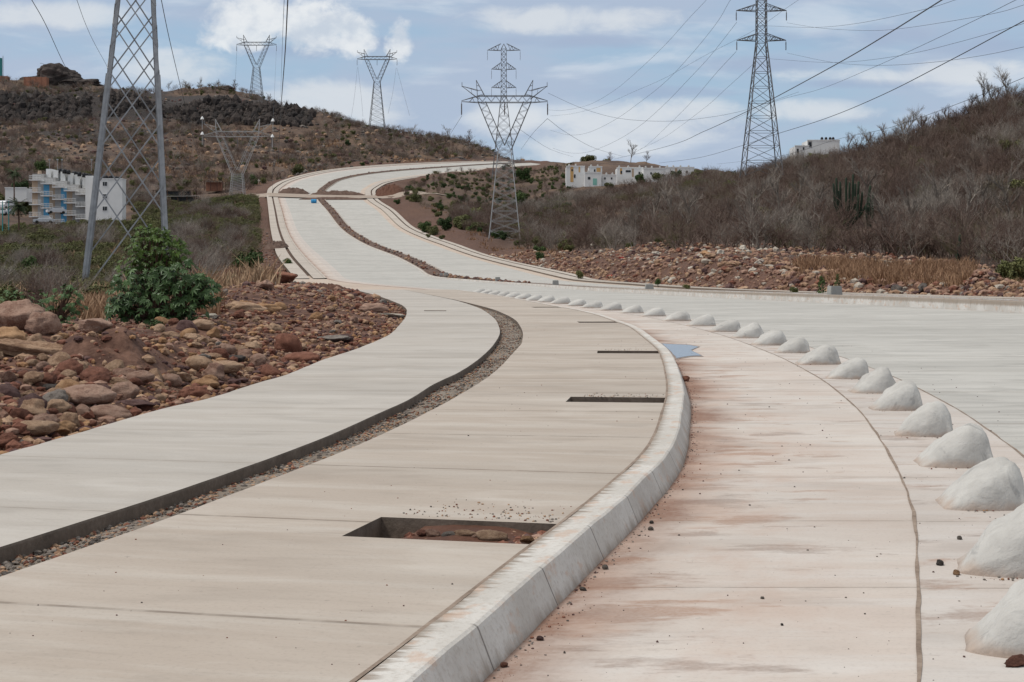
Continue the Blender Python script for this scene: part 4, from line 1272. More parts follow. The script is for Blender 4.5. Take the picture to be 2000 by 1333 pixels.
def horn_pylon(px, d, beam_y, half_px, base_z, lab, lw=.3, bw=.13, mat='steel_far', rz=0, leg_mat=None):
    H = half_px / F * d
    zb = CAMZ + (HY - beam_y) / F * d
    root = empty('lattice_pylon', ((px - CX) / F * d, d, base_z), lab, 'pylon', 'horned lattice pylons', rz)
    B = zb - base_z                                  # beam height above the base
    wz = B - 1.13 * H; hw, hb = .15 * H, .37 * H * (wz / (2.15 * H)) ** .5
    S = M[mat]
    legs4(root, hb, 0, hw, wz, lw, M[leg_mat or mat])
    m = MB(); lattice(m, hb, 0, hw, wz, 9, bw); m.build('bracing', M[leg_mat or mat], root)
    for s in (-1, 1):
        m = MB()
        for y in (-hw, hw):
            o0, o1 = Vector((s * hw, y, wz)), Vector((s * .62 * H, y * .6, B))
            i0, i1 = Vector((0, y, wz + .12 * H)), Vector((s * .44 * H, y * .6, B))
            m.bar(o0, o1, lw * .9); m.bar(i0, i1, lw * .7)
            for k in range(6):
                m.bar(o0.lerp(o1, k / 6), i0.lerp(i1, (k + .5) / 6), bw); m.bar(i0.lerp(i1, (k + .5) / 6), o0.lerp(o1, (k + 1) / 6), bw)
        m.build('arm', S, root)
        m = MB()
        for y in (-hw * .6, hw * .6):
            tip = Vector((s * .66 * H, 0, B + .50 * H))
            m.bar((s * .62 * H, y, B), tip, lw * .7); m.bar((s * .46 * H, y, B + .13 * H), tip, lw * .7)
            for k in range(1, 4):
                t = k / 4
                m.bar(Vector((s * .62 * H, y, B)).lerp(tip, t), Vector((s * .46 * H, y, B + .13 * H)).lerp(tip, t - .12), bw)
            e = Vector((s * .99 * H, 0, B + .36 * H))
            m.bar((s * .60 * H, y, B + .06 * H), e, lw * .6); m.bar((s * .62 * H, y, B + .26 * H), e, lw * .6)
            m.bar((s * .78 * H, y * .5, B + .31 * H), (s * .76 * H, y * .5, B + .19 * H), bw)
        m.bar((s * .99 * H, 0, B + .34 * H), (s * .99 * H, 0, B + .45 * H), lw * .7)
        m.build('horn', S, root)
    m = MB()
    th = .13 * H
    for y in (-hw * .6, hw * .6):
        m.bar((-H, 0, B + .02 * H), (-.62 * H, y, B + th), lw * .7); m.bar((H, 0, B + .02 * H), (.62 * H, y, B + th), lw * .7)
        m.bar((-.62 * H, y, B + th), (.62 * H, y, B + th), lw * .8)
        m.bar((-.62 * H, y, B - .02 * H), (.62 * H, y, B - .02 * H), lw * .8)
        m.bar((-H, 0, B), (-.62 * H, y, B - .02 * H), lw * .7); m.bar((H, 0, B), (.62 * H, y, B - .02 * H), lw * .7)
        nz = 12
        for k in range(nz):
            xa, xb = -.62 * H + 1.24 * H * k / nz, -.62 * H + 1.24 * H * (k + 1) / nz
            m.bar((xa, y, B if k % 2 else B + th), (xb, y, B + th if k % 2 else B), bw)
        for s in (-1, 1):
            m.bar((s * .82 * H, y * .5, B - .01 * H), (s * .74 * H, y * .7, B + .08 * H), bw); m.bar((s * .74 * H, y * .7, B + .08 * H), (s * .70 * H, y * .8, B - .02 * H), bw)
    m.build('crossarm', S, root)
    for x in (-H, 0, H):
        m = MB(); L = .32 * H
        m.tube([(x, 0, B - .02), (x, 0, B - L)], [.05, .05], 6)
        for k in range(12):
            zz = B - L * (.15 + .8 * k / 12)
            m.tube([(x, 0, zz), (x, 0, zz - .03 * H * .6)], [.13, .13], 6)
        m.build('insulator', M['glass_ins'], root)
    return root, H, zb


PYL = {}
def base_on(px, d): return on(px, d).z - .2
PYL['t1'] = horn_pylon(501, 930, 88, 39, base_on(501, 930), 'small horned lattice pylon on the left hilltop, leftmost against the sky', .26, .09)
PYL['t2'] = horn_pylon(736.5, 846, 116, 39, base_on(736, 846), 'small horned lattice pylon on the ridge above the road bend', .26, .09)
PYL['t3'] = horn_pylon(985.5, 300, 199, 84, at(0, 472, 300).z, 'large horned lattice pylon right of the road in mid picture', .15, .055, leg_mat='steel_pale')  # legs toned for the hill behind, upper parts for the sky
PYL['s'] = horn_pylon(464, 480, 266, 66, base_on(464, 480), 'pale horned lattice pylon below the left hill, left of the road', .15, .05, mat='steel_pale')


def arm_tower(px, d, base_z, arms, top_y, halfs, flare_y, hw_px, base_px, lab, lw=.28, bw=.12, mat='steel_far'):
    s_ = d / F
    root = empty('lattice_tower', ((px - CX) / F * d, d, base_z), lab, 'pylon', 'straight lattice towers with side arms')
    Z = lambda y: CAMZ + (HY - y) * s_ - base_z
    S = M[mat]
    zf, zt = Z(flare_y), Z(top_y)
    hb, hw = base_px * s_, hw_px * s_
    legs4(root, hb, 0, hw, zf, lw, S); legs4(root, hw, zf, hw * .9, zt, lw * .85, S)
    m = MB(); lattice(m, hb, 0, hw, zf, 9, bw); m.build('bracing', S, root)
    m = MB(); lattice(m, hw, zf, hw * .9, zt, 9, bw); m.build('bracing', S, root)
    for (ay, hp) in zip(arms, halfs):
        za = Z(ay); L = hp * s_; up = 13 * s_
        for sg in (-1, 1):
            m = MB()
            tip = Vector((sg * L, 0, za + .1))
            for y in (-hw * .95, hw * .95):
                r0, r1 = Vector((sg * hw, y, za)), Vector((sg * hw, y, za + up))
                m.bar(r0, tip, lw * .7); m.bar(r1, tip, lw * .6)
                for k in range(1, 4):
                    m.bar(r0.lerp(tip, k / 4), r1.lerp(tip, k / 4 - .12), bw)
                    m.bar(r0.lerp(tip, k / 4), r1.lerp(tip, k / 4 + .12), bw)
            m.build('crossarm', S, root)
            m = MB(); m.tube([tip, tip - Vector((0, 0, 20 * s_))], [.05, .05], 6)
            for k in range(9):
                p = tip - Vector((0, 0, 20 * s_ * (.2 + .75 * k / 9))); m.tube([p, p - Vector((0, 0, .12))], [.13, .13], 6)
            m.build('insulator', M['glass_ins'], root)
    m = MB()
    for f in face_pts(hw * .9, zt): m.bar(f, (0, 0, zt + 10 * s_), lw * .6)
    m.build('peak', S, root)
    return root


arm_tower(1487, 344, at(0, 345, 344).z, (80, 22, -36), -62, (48, 49, 46), 84, 9.5, 36.5, 'tall dark lattice tower above the thicket at right, cut by the top of the picture', .22, .09)
arm_tower(984, 640, base_on(984, 640), (172, 136, 99), 96, (24, 24, 32), 190, 5.5, 24, 'narrow lattice tower standing behind the large horned pylon', .24, .1)

# the close tower on the left
TD = 130.0
tb = on(247, TD).z
tower = empty('lattice_tower', ((246 - CX) / F * (TD + 3.6), TD + 3.6, tb), 'close galvanised lattice tower behind the castor bush, cut by the top of the picture', 'pylon', None, math.radians(14.0))
ZT, h0, h31 = 31.0, 3.68, 1.22
hh = lambda z: lerp(h0, h31, z / ZT)
lean = lambda z: .032 * z
def tp_(sx, sy, z): return Vector((sx * hh(z) + lean(z), sy * hh(z), z))
for sx in (-1, 1):
    for sy in (-1, 1):
        m = MB()
        m.angle(tp_(sx, sy, 0), tp_(sx, sy, ZT), (-sx, 0, 0), (0, -sy, 0), .33, .04)
        if sy < 0:
            m.angle(tp_(sx, sy, 0) + Vector((sx * .1, -.06, 0)), tp_(sx, sy, 19) + Vector((sx * .1, -.06, 0)), (-sx, 0, 0), (0, -sy, 0), .22, .03)
        m.build('leg', M['steel'], tower)
nodes = [0.0]
while nodes[-1] < ZT - 1.5: nodes.append(nodes[-1] + .47 * 2 * hh(nodes[-1]))
for f, (a, b) in enumerate((((-1, -1), (1, -1)), ((1, -1), (1, 1)), ((1, 1), (-1, 1)), ((-1, 1), (-1, -1)))):
    m = MB()
    for i in range(len(nodes) - 3):
        for p, q_ in ((a, b), (b, a)):
            if i % 2 == (0 if f in (0, 1) else 1):
                    m.bar(tp_(*p, nodes[i]), tp_(*q_, nodes[i + 3]), .105 if f in (0, 2) else .09)
        if i % 3 == 0 and f in (1, 3): m.bar(tp_(*a, nodes[i]), tp_(*b, nodes[i]), .09)
    m.build('bracing', M['steel'], tower)
for sx in (-1, 1):
    m = MB()
    for y in (-1, 1):
        m.bar((sx * 1.2 + .9, y * 1.2, 28), (sx * 8.2 + .9, 0, 29.6), .18); m.bar((sx * 1.2 + .9, y * 1.2, 30.4), (sx * 8.2 + .9, 0, 29.6), .16)
    m.build('crossarm', M['steel'], tower)

# ------------------------------------------------------------------ cables
def cable(pts, r, lab, grp='power cables', seg=10):
    r *= .6 if min(p[2] for p in pts) > 250 else .78
    P = [at(*p) for p in pts]
    P = [P[0] * 2 - P[1]] + P + [P[-1] * 2 - P[-2]]
    out = []
    for i in range(1, len(P) - 2):
        for k in range(seg):
            t = k / seg
            a, b, c, d = P[i - 1], P[i], P[i + 1], P[i + 2]
            out.append(.5 * ((2 * b) + (c - a) * t + (2 * a - 5 * b + 4 * c - d) * t * t + (3 * b - a - 3 * c + d) * t ** 3))
    out.append(P[-2])
    m = MB(); m.tube(out, [r] * len(out), 5)
    o = m.build('power_cable', M['cable'], None, True)
    tag(o, lab, 'cable', grp)


def wire(pix, d0, d1, r, lab):
    n_ = len(pix); L = [0]
    for a, b in zip(pix, pix[1:]): L.append(L[-1] + math.hypot(a[0] - b[0], a[1] - b[1]))
    P = []
    for (x, y), l in zip(pix, L):
        t = l / L[-1]
        P.append((x, y, 1 / ((1 - t) / d0 + t / d1)))
    cable(P, r, lab)


wire([(1900, -38), (1840, 0), (1725, 72), (1635, 125), (1506, 195), (1455, 220), (1375, 257), (1300, 287), (1200, 311)], 70, 560, .045, 'thick cable from the top right corner passing behind the right tower at mid height')
wire([(2080, 0), (2000, 41), (1862, 115), (1725, 185), (1612, 232), (1511, 264), (1442, 287), (1362, 309), (1287, 319)], 90, 520, .045, 'thick cable from the right edge below the corner passing low behind the right tower')
wire([(2080, 118), (2000, 152), (1887, 197), (1737, 250), (1637, 272), (1515, 307), (1400, 321)], 110, 480, .03, 'cable from the right edge grazing the bare treetops')
wire([(1450, -25), (1427, 0), (1400, 45), (1350, 107), (1300, 160), (1250, 200), (1200, 235), (1150, 259), (1112, 264), (1075, 255)], 330, 640, .06, 'thin cable dipping from the top edge left of the right tower, second of the fan')
wire([(1400, -25), (1380, 0), (1345, 37), (1300, 87), (1250, 135), (1200, 177), (1150, 205), (1100, 216), (1070, 215)], 330, 640, .055, 'thin cable dipping from the top edge, leftmost of the fan')
wire([(1439, 44), (1387, 110), (1350, 150), (1300, 202), (1250, 246), (1200, 277), (1150, 297), (1112, 299), (1080, 290)], 344, 640, .06, 'thin cable from the upper left insulator of the right tower')
wire([(1438, 101), (1400, 142), (1350, 200), (1300, 250), (1262, 285), (1240, 298)], 344, 640, .06, 'thin cable from the lower left insulator of the right tower')
wire([(1472, 125), (1420, 172), (1375, 212), (1300, 267), (1250, 292)], 344, 640, .05, 'thin cable leaving the right tower below its lower arm')
wire([(1560, 0), (1532, 19), (1472, 60), (1375, 110), (1300, 152), (1237, 180), (1175, 207), (1120, 222), (1075, 227)], 344, 640, .05, 'thin cable crossing behind the right tower at its upper arm')
wire([(1500, 51), (1587, 54), (1675, 46), (1800, 20), (1867, 0), (1920, -18)], 344, 150, .03, 'sagging cable right of the right tower rising to the top edge')
wire([(1537, 45), (1600, 55), (1687, 60), (1762, 56), (1925, 30), (2000, 10), (2060, -10)], 344, 150, .03, 'sagging cable from the upper right insulator of the right tower')
wire([(1500, 115), (1600, 122), (1675, 120), (1775, 106), (1875, 82), (1987, 50), (2060, 28)], 344, 150, .03, 'sagging cable behind the right tower at its lower arm')
wire([(1537, 104), (1625, 122), (1712, 128), (1812, 123), (1912, 110), (2000, 92), (2060, 78)], 344, 150, .03, 'sagging cable from the lower right insulator of the right tower')
wire([(2030, -18), (1985, 0), (1925, 30), (1837, 72), (1762, 107), (1687, 140), (1600, 175), (1510, 200), (1430, 235)], 140, 520, .035, 'thin cable between the two thick ones at right')
wire([(1069, 232), (1107, 260), (1162, 290), (1217, 306)], 300, 600, .06, 'thin cable falling right from the large horned pylon')
wire([(1010, 250), (1075, 292), (1120, 307)], 300, 600, .05, 'lower thin cable falling right from the large horned pylon')
wire([(1070, 182), (1132, 210), (1200, 230), (1275, 237), (1350, 234), (1450, 217), (1560, 180)], 300, 344, .045, 'thin shallow cable hanging between the horned pylon and the right tower')
wire([(902, 227), (880, 262), (865, 290)], 300, 560, .06, 'thin cable going left from the end of the large horned pylon')
wire([(1069, 232), (1040, 262), (1018, 292)], 300, 560, .06, 'thin cable going left from the right end of the large horned pylon')
wire([(40, -40), (62, 0), (90, 50), (130, 135), (165, 190), (195, 245), (215, 285)], 130, 420, .045, 'dark cable left of the close tower falling to the hill')
wire([(138, -30), (150, 0), (165, 42), (182, 80), (205, 122), (232, 170), (290, 235)], 130, 470, .03, 'thin cable left of the close tower')
wire([(307, -40), (315, 0), (332, 82), (357, 187), (382, 287), (402, 342)], 122, 420, .045, 'dark cable right of the close tower falling past its legs')
wire([(565, -30), (562, 0), (557, 100), (551, 180), (547, 240), (543, 330)], 70, 420, .045, 'dark cable hanging steeply from the top edge above the far bend')
wire([(557, -30), (555, 0), (551, 100), (548, 190)], 120, 500, .03, 'thin cable beside the steep dark one')
wire([(533, 265), (533, 330), (531, 420)], 480, 470, .05, 'thin cable dropping below the white caps by the far bend')
wire([(463, 92), (461, 130), (459, 170)], 930, 930, .08, 'short cable under the left end of the leftmost hilltop pylon')
wire([(540, 92), (537, 160), (534, 230)], 930, 600, .07, 'cable falling from the right end of the leftmost hilltop pylon')
for a, b, c in (((698, 131), (685, 236), 'cable falling left from the left end of the ridge pylon'), ((699, 131), (709, 228), 'cable falling right from the left end of the ridge pylon'),
                ((774, 133), (758, 222), 'cable falling left from the right end of the ridge pylon'), ((775, 133), (800, 226), 'cable falling right from the right end of the ridge pylon')):
    wire([a, ((a[0] + b[0]) / 2 + 1, (a[1] + b[1]) / 2 + 4), b], 846, 800, .08, c)
# white caps hanging on the wires next to the pale pylon
for px, py, lab in ((395, 231, 'upper white warning cap left of the pale pylon'), (395, 261, 'lower white warning cap left of the pale pylon'), (533, 235, 'upper white warning cap right of the pale pylon'), (532, 266, 'lower white warning cap right of the pale pylon')):
    c = at(px, py, 478)
    e = empty('warning_cap', c, lab, 'cap', 'white caps on the wires by the pale pylon')
    m = MB(); m.tube([(0, 0, -.4), (0, 0, .1), (0, 0, .6)], [.6, .4, .03], 8); m.build('shell', M['white'], e)
    m = MB(); m.tube([(0, 0, -.4), (0, 0, -3.6)], [.08, .08], 6); m.build('rod', M['steel_pale'], e)

# ------------------------------------------------------------------ plants
def branchy(rnd, mb, p, dirv, L, r, depth, spread, n_child, up=.15, seg=3, mat=0):
    pts = [p]; d = dirv.normalized()
    for k in range(seg):
        d = (d + Vector((rnd.gauss(0, .16), rnd.gauss(0, .16), rnd.gauss(0, .1) + up * .3))).normalized()
        pts.append(pts[-1] + d * L / seg)
    rad = [r * (1 - .55 * k / seg) for k in range(seg + 1)]
    mb.tube(pts, rad, 3, mat, False)
    if depth == 0: return
    for c in range(n_child):
        t = rnd.uniform(.35, 1.0)
        i = min(int(t * seg), seg - 1); q = pts[i].lerp(pts[i + 1], t * seg - i)
        nd = (d + Vector((rnd.gauss(0, spread), rnd.gauss(0, spread), rnd.gauss(0, spread * .6) + up))).normalized()
        branchy(rnd, mb, q, nd, L * rnd.uniform(.5, .75), r * .52, depth - 1, spread, n_child, up, seg, mat)


def bare_shrub(seed, H, W, stems, child, r, mats, name='bare_shrub'):
    rnd = random.Random(seed); mb = MB()
    for k in range(stems):
        a = rnd.uniform(0, 6.28); tl = rnd.uniform(.1, 1.0) * W / H
        branchy(rnd, mb, Vector((math.cos(a) * .1 * W * rnd.random(), math.sin(a) * .1 * W * rnd.random(), -.1)), Vector((math.cos(a) * tl, math.sin(a) * tl, 1)), H * rnd.uniform(.42, .62), r, 3, .62, child, .18)
    return mb.build(name, mats)


SH = [bare_shrub(1, 3.6, 3.2, 6, 4, .05, M['twig']), bare_shrub(2, 4.2, 3.0, 5, 4, .055, M['twig']), bare_shrub(3, 2.6, 3.4, 7, 4, .045, M['twig']), bare_shrub(4, 4.6, 3.2, 5, 4, .05, M['twig_grey']), bare_shrub(5, 3.0, 3.4, 6, 4, .045, M['twig_green'])]
SHL = ['leafless reddish brown shrub', 'tall leafless brown shrub', 'low spreading leafless shrub', 'leafless grey shrub', 'sparse olive tinged shrub']


def bush(seed, R, H, nl, leaf, mat, name='green_bush', lumps=7, stems=True):
    rnd = random.Random(seed)
    root = None
    mb = MB(); C = []
    for k in range(lumps):
        a = rnd.uniform(0, 6.28); rr_ = R * rnd.uniform(.1, .62)
        C.append((Vector((math.cos(a) * rr_, math.sin(a) * rr_, H * rnd.uniform(.3, .75))), R * rnd.uniform(.32, .55)))
    for _ in range(nl):
        c, r = rnd.choice(C)
        v = Vector((rnd.gauss(0, 1), rnd.gauss(0, 1), rnd.gauss(0, .85))).normalized() * r * rnd.random() ** .4
        p = c + v
        if p.z < .03: p.z = rnd.uniform(.03, .3)
        n_ = (v.normalized() + Vector((rnd.gauss(0, .7), rnd.gauss(0, .7), rnd.gauss(.4, .6)))).normalized()
        u = n_.orthogonal().normalized(); u.rotate(Matrix.Rotation(rnd.uniform(0, 6.28), 3, n_)); w = n_.cross(u)
        s_ = leaf * rnd.uniform(.6, 1.3)
        mb.add([p - u * s_, p + w * s_ * .5, p + u * s_, p - w * s_ * .5], [(0, 1, 2, 3)])
    if stems:
        for c, r in C:
            mb.tube([(0, 0, -.1), c * .5, c], [R * .03, R * .022, R * .008], 4)
    return mb.build(name, mat)


GB = [bush(11, 1.5, 2.4, 1700, .16, M['leaf']), bush(12, 1.7, 2.2, 1700, .16, M['leaf_olive']), bush(13, 1.3, 1.9, 1400, .14, M['leaf_olive']), bush(14, 1.6, 2.8, 1500, .16, M['leaf'])]


def place(o, px, d, s, lab, cat, grp=None, used=set(), z=None):
    first = o.name not in used
    used.add(o.name)
    r = o if first else o.copy()
    if not first: COL.objects.link(r)
    r.location = on(px, d, -.05) if z is None else (((px - CX) / F * d), d, z)
    r.rotation_euler = (0, 0, random.uniform(0, 6.28)); r.scale = (s * random.uniform(.9, 1.15), s * random.uniform(.9, 1.15), s * random.uniform(.85, 1.15))
    for k in ('label', 'category', 'group'):
        if k in r: del r[k]
    return tag(r, lab, cat, grp)


def foot_d(px): return float(np.interp(px, [900, 1040, 1120, 1200, 1400, 1600, 1800, 2000, 2200], [330, 262, 240, 212, 172, 155, 140, 122, 110]))
zone = lambda px: 'beside the large horned pylon' if px < 1150 else ('above the right rubble heap' if px < 1480 else ('left of the cactus' if px < 1640 else ('above the dry grass' if px < 1850 else 'at the right edge')))
rs = random.Random(3)
for k in range(96):
    px = 1020 + k * 11.3 + rs.uniform(-8, 8); d = foot_d(px) + rs.uniform(0, 16)
    i = rs.choices(range(5), [4, 4, 3, 3, 2])[0]
    place(SH[i], px, d, rs.uniform(.75, 1.25), f'{SHL[i]} at the foot of the thicket {zone(px)}', 'shrub', 'leafless shrubs along the front of the thicket')


# geometry-node scatter for the masses nobody could count
def scatter(name, protos, P, scales, idx, rots):
    me = bpy.data.meshes.new(name); me.from_pydata([tuple(p) for p in P], [], [])
    for nm, typ, dat in (('scl', 'FLOAT', scales), ('rot', 'FLOAT', rots)):
        a = me.attributes.new(nm, typ, 'POINT'); a.data.foreach_set('value', np.array(dat, np.float32))
    a = me.attributes.new('idx', 'INT', 'POINT'); a.data.foreach_set('value', np.array(idx, np.int32))
    o = bpy.data.objects.new(name, me); COL.objects.link(o)
    ng = bpy.data.node_groups.new(name + '_nodes', 'GeometryNodeTree')
    ng.interface.new_socket('Geometry', in_out='INPUT', socket_type='NodeSocketGeometry'); ng.interface.new_socket('Geometry', in_out='OUTPUT', socket_type='NodeSocketGeometry')
    N = ng.nodes; Lk = ng.links
    gi, go = N.new('NodeGroupInput'), N.new('NodeGroupOutput')
    j = N.new('GeometryNodeJoinGeometry')
    for pr in protos[::-1]:
        oi = N.new('GeometryNodeObjectInfo'); oi.inputs['Object'].default_value = pr; oi.transform_space = 'ORIGINAL'
        gti = N.new('GeometryNodeGeometryToInstance'); Lk.new(oi.outputs['Geometry'], gti.inputs[0]); Lk.new(gti.outputs[0], j.inputs[0])
    iop = N.new('GeometryNodeInstanceOnPoints')

    def na(nm, ty):
        q_ = N.new('GeometryNodeInputNamedAttribute'); q_.data_type = ty; q_.inputs['Name'].default_value = nm
        return next(s_ for s_ in q_.outputs if s_.enabled and s_.name == 'Attribute')
    Lk.new(gi.outputs[0], iop.inputs['Points']); Lk.new(j.outputs[0], iop.inputs['Instance'])
    iop.inputs['Pick Instance'].default_value = True
    Lk.new(na('idx', 'INT'), iop.inputs['Instance Index'])
    cx = N.new('ShaderNodeCombineXYZ'); Lk.new(na('rot', 'FLOAT'), cx.inputs[2])
    er = N.new('FunctionNodeEulerToRotation'); Lk.new(cx.outputs[0], er.inputs[0]); Lk.new(er.outputs[0], iop.inputs['Rotation'])
    Lk.new(na('scl', 'FLOAT'), iop.inputs['Scale'])
    Lk.new(iop.outputs[0], go.inputs[0])
    md = o.modifiers.new('scatter', 'NODES'); md.node_group = ng
    return tag(o, kind='stuff')


def field(N, pxr, dfun, seed):
    rg = np.random.default_rng(seed)
    px = rg.uniform(*pxr, N); t = rg.random(N)
    lo, hi = dfun(px)
    d = np.sqrt(lo ** 2 + t * (hi ** 2 - lo ** 2))
    x = (px - CX) / F * d
    return px, d, x, rg


# right hillside thicket
px, d, x, rg = field(3900, (885, 2150), lambda p: (np.interp(p, [885, 960, 1040, 1120, 1200, 1400, 1600, 1800, 2000, 2200], [345, 318, 272, 252, 224, 184, 166, 150, 132, 120]),
                                                    np.interp(p, [960, 1050, 1200, 1400, 1600, 1800, 2000, 2200], [440, 480, 520, 500, 400, 350, 360, 360])), 1)
keep = (x > LR0[0](d) + 7) & ~((np.abs(px - 985) < 34) & (d < 302)) & ~((np.abs(px - 1672) < 64) & (d > 150) & (d < 212)) & ~((np.abs(px - 1872) < 16) & (d < 142))
px, d, x = px[keep], d[keep], x[keep]
py_ = HY - (ground(x, d) - CAMZ) / d * F
mixn = fbm(px / 130, np.log(d) * 9, 61, 3)
idx = np.where(mixn > .09, 3, np.where(mixn < -.13, 4, rg.integers(0, 3, len(px))))
idx = np.where(rg.random(len(px)) < .25, rg.integers(0, 5, len(px)), idx)
green = (rg.random(len(px)) < .03) | ((py_ < np.interp(px, [960, 1300, 1600, 2000], [400, 300, 345, 240])) & (px < 1640) & (rg.random(len(px)) < .30)) | ((px < 1110) & (rg.random(len(px)) < .3))
idx = np.where(green, rg.choice([6, 7], len(px)), idx)
scatter('thicket', SH + GB, np.stack([x, d, ground(x, d) - .1], 1), rg.uniform(.55, 1.4, len(px)) * np.interp(px, [960, 1400, 2000], [.85, 1, 1.1]), idx, rg.uniform(0, 6.28, len(px)))
# left field of scrub
px, d, x, rg = field(8500, (-150, 560), lambda p: (np.full_like(p, 62.0), np.full_like(p, 460.0)), 2)
keep = (x < XLW(d) - np.interp(d, [60, 110, 180, 240, 460], [8, 10, 6, 3, 3])) & ~((px > 30) & (px < 260) & (d > 325) & (d < 420)) & ~((px < 60) & (d > 320))
px, d, x = px[keep], d[keep], x[keep]
mixn = fbm(px / 90, np.log(d) * 8, 62, 3)
pr = SH + GB
idx = np.where(mixn > .04, rg.choice([6, 7, 6, 4], len(px)), np.where(mixn < -.10, rg.choice([2, 0, 3], len(px)), rg.choice([4, 4, 7, 6, 2], len(px))))
sc = rg.uniform(.4, 1.0, len(px)) * np.interp(d, [60, 130, 300], [.62, .95, 1.0])
scatter('scrub', pr, np.stack([x, d, ground(x, d) - .1], 1), sc, idx, rg.uniform(0, 6.28, len(px)))
# brush on the left hill
px, d, x, rg = field(8500, (-80, 1060), lambda p: (np.full_like(p, 440.0), np.full_like(p, 985.0)), 3)
py = HY - (ground(x, d) - CAMZ) / d * F
keep = (x < XLW(d) - 8) & (fbm(px / 110, np.log(d) * 14, 63, 3) > -.10) & ~((py < 240) & (py > 190) & (px < 600) & (d < 885) & (rg.random(len(px)) < .6))
px, d, x = px[keep], d[keep], x[keep]
idx = rg.choice([0, 2, 2, 3, 4, 7, 1], len(px))
scatter('hill_brush', pr, np.stack([x, d, ground(x, d) - .1], 1), rg.uniform(.45, 1.25, len(px)), idx, rg.uniform(0, 6.28, len(px)))
# right verge between far road and thicket
px, d, x, rg = field(1500, (780, 1120), lambda p: (np.full_like(p, 235.0), np.full_like(p, 760.0)), 4)
keep = (x > LR0[0](d) + np.interp(d, [230, 300, 700], [14, 9, 5]))
px, d, x = px[keep], d[keep], x[keep]
idx = rg.choice([7, 6, 4, 2, 5, 0], len(px))
scatter('verge_scrub', pr, np.stack([x, d, ground(x, d) - .1], 1), rg.uniform(.35, .85, len(px)), idx, rg.uniform(0, 6.28, len(px)))

# single green bushes
for px, d, s_, i, lab in [(488, 150, 1.25, 0, 'dense dark green bush left of the far walkway'), (65, 175, 1.0, 3, 'bright green bush in the scrub field right of the parked cars'), (20, 110, .6, 3, 'small green bush at the left edge of the scrub field'),
                          (495, 540, 1.6, 0, 'dark green bush behind the pale pylon'), (462, 560, 2.2, 1, 'yellow-green bush behind the pale pylon'), (582, 600, 1.8, 1, 'olive bush on the slope above the left bend'),
                          (650, 690, 1.5, 1, 'olive bush high on the slope above the bend'), (708, 655, .8, 0, 'small dark green shrub above the bend'), (636, 690, .8, 0, 'small green shrub left of the other on the slope'), (679, 770, 1.3, 0, 'bush beneath the ridge pylon'),
                          (812, 420, 1.1, 1, 'bush beside the dirt crossing on the right'), (776, 425, .8, 0, 'green bush by the right walkway below the crossing'), (830, 330, 1.2, 0, 'dark green bush on the right verge'), (870, 325, 1.3, 0, 'wide dark green bush on the right verge near the pylon'),
                          (845, 318, 1.0, 1, 'olive bush at the front of the right verge'), (905, 345, 1.5, 1, 'light olive bush left of the large pylon foot'), (930, 370, 1.9, 1, 'yellow-green tree-like bush beside the large pylon'), (1015, 480, 2.2, 0, 'green bush right of the large pylon below the skyline'),
                          (1022, 640, 2.4, 0, 'dark green bush at the far end of the road'), (1052, 243, .8, 0, 'small dark shrub on the right rubble'), (1054, 212, .55, 0, 'tiny dark shrub in front of the thicket'), (836, 305, .4, 2, 'weed clump on the far right walkway'),
                          (864, 297, .4, 1, 'green weed beside the far right walkway'), (1285, 134, .22, 3, 'small weed on the right rubble heap'), (1130, 170, .5, 2, 'weed at the right curb corner'), (1340, 116, .2, 1, 'low weed at the foot of the right rubble'), (1550, 90, .2, 1, 'low green weed behind the median'),
                          (1968, 96, .65, 1, 'dark olive bush at the right edge'), (2002, 94, .75, 1, 'olive bush cut by the right edge'), (365, 540, 1.4, 1, 'olive bush beside the dark roofed shack'), (300, 330, 1.1, 1, 'pale green bush below the white end wall'), (210, 330, 1.0, 1, 'olive bush in front of the white end wall'),
                          (330, 240, 1.1, 2, 'olive shrub between the tower legs and the shacks'), (445, 350, 1.3, 1, 'olive shrub below the pale pylon'), (80, 520, 1.8, 0, 'dark tree behind the left end of the flats'), (8, 400, 1.6, 0, 'dark green tree left of the palms'), (22, 420, 1.4, 0, 'dark tree between the palms'), (52, 405, 1.5, 1, 'olive tree behind the left end of the stepped flats'), (-6, 425, 2.0, 1, 'olive tree cut by the left edge behind the palms'), (42, 440, 1.9, 0, 'dark tree rising behind the palms')]:
    x_ = (px - CX) / F * d
    paved = float(XLW(d)) < x_ < float(LR0[0](d))
    place(GB[i], px, d, s_, lab, 'bush', None, z=float(zroad(np.array(x_), np.array(float(d)))) + .15 if paved else None)
# green crowns along the right skyline
for k, (px, d, s_) in enumerate([(1250, 572, 1.7), (1285, 575, 2.0), (1322, 580, 1.8), (1362, 590, 2.1), (1400, 580, 2.2), (1432, 520, 2.2), (1462, 470, 2.1), (1520, 425, 1.7), (1548, 415, 1.7), (1578, 400, 1.8), (1610, 390, 1.8), (1590, 420, 1.9), (1190, 570, 1.5), (1150, 780, 2.6), (1185, 790, 2.0)]):
    place(GB[k % 2 if k < 9 else 1], px, d, s_, ['green tree crown in front of the white flats', 'olive green tree on the skyline between the flats and the right tower', 'green shrub crown on the skyline by the right flats'][0 if px < 1340 else (1 if px < 1500 else 2)], 'tree', 'green crowns along the right skyline')

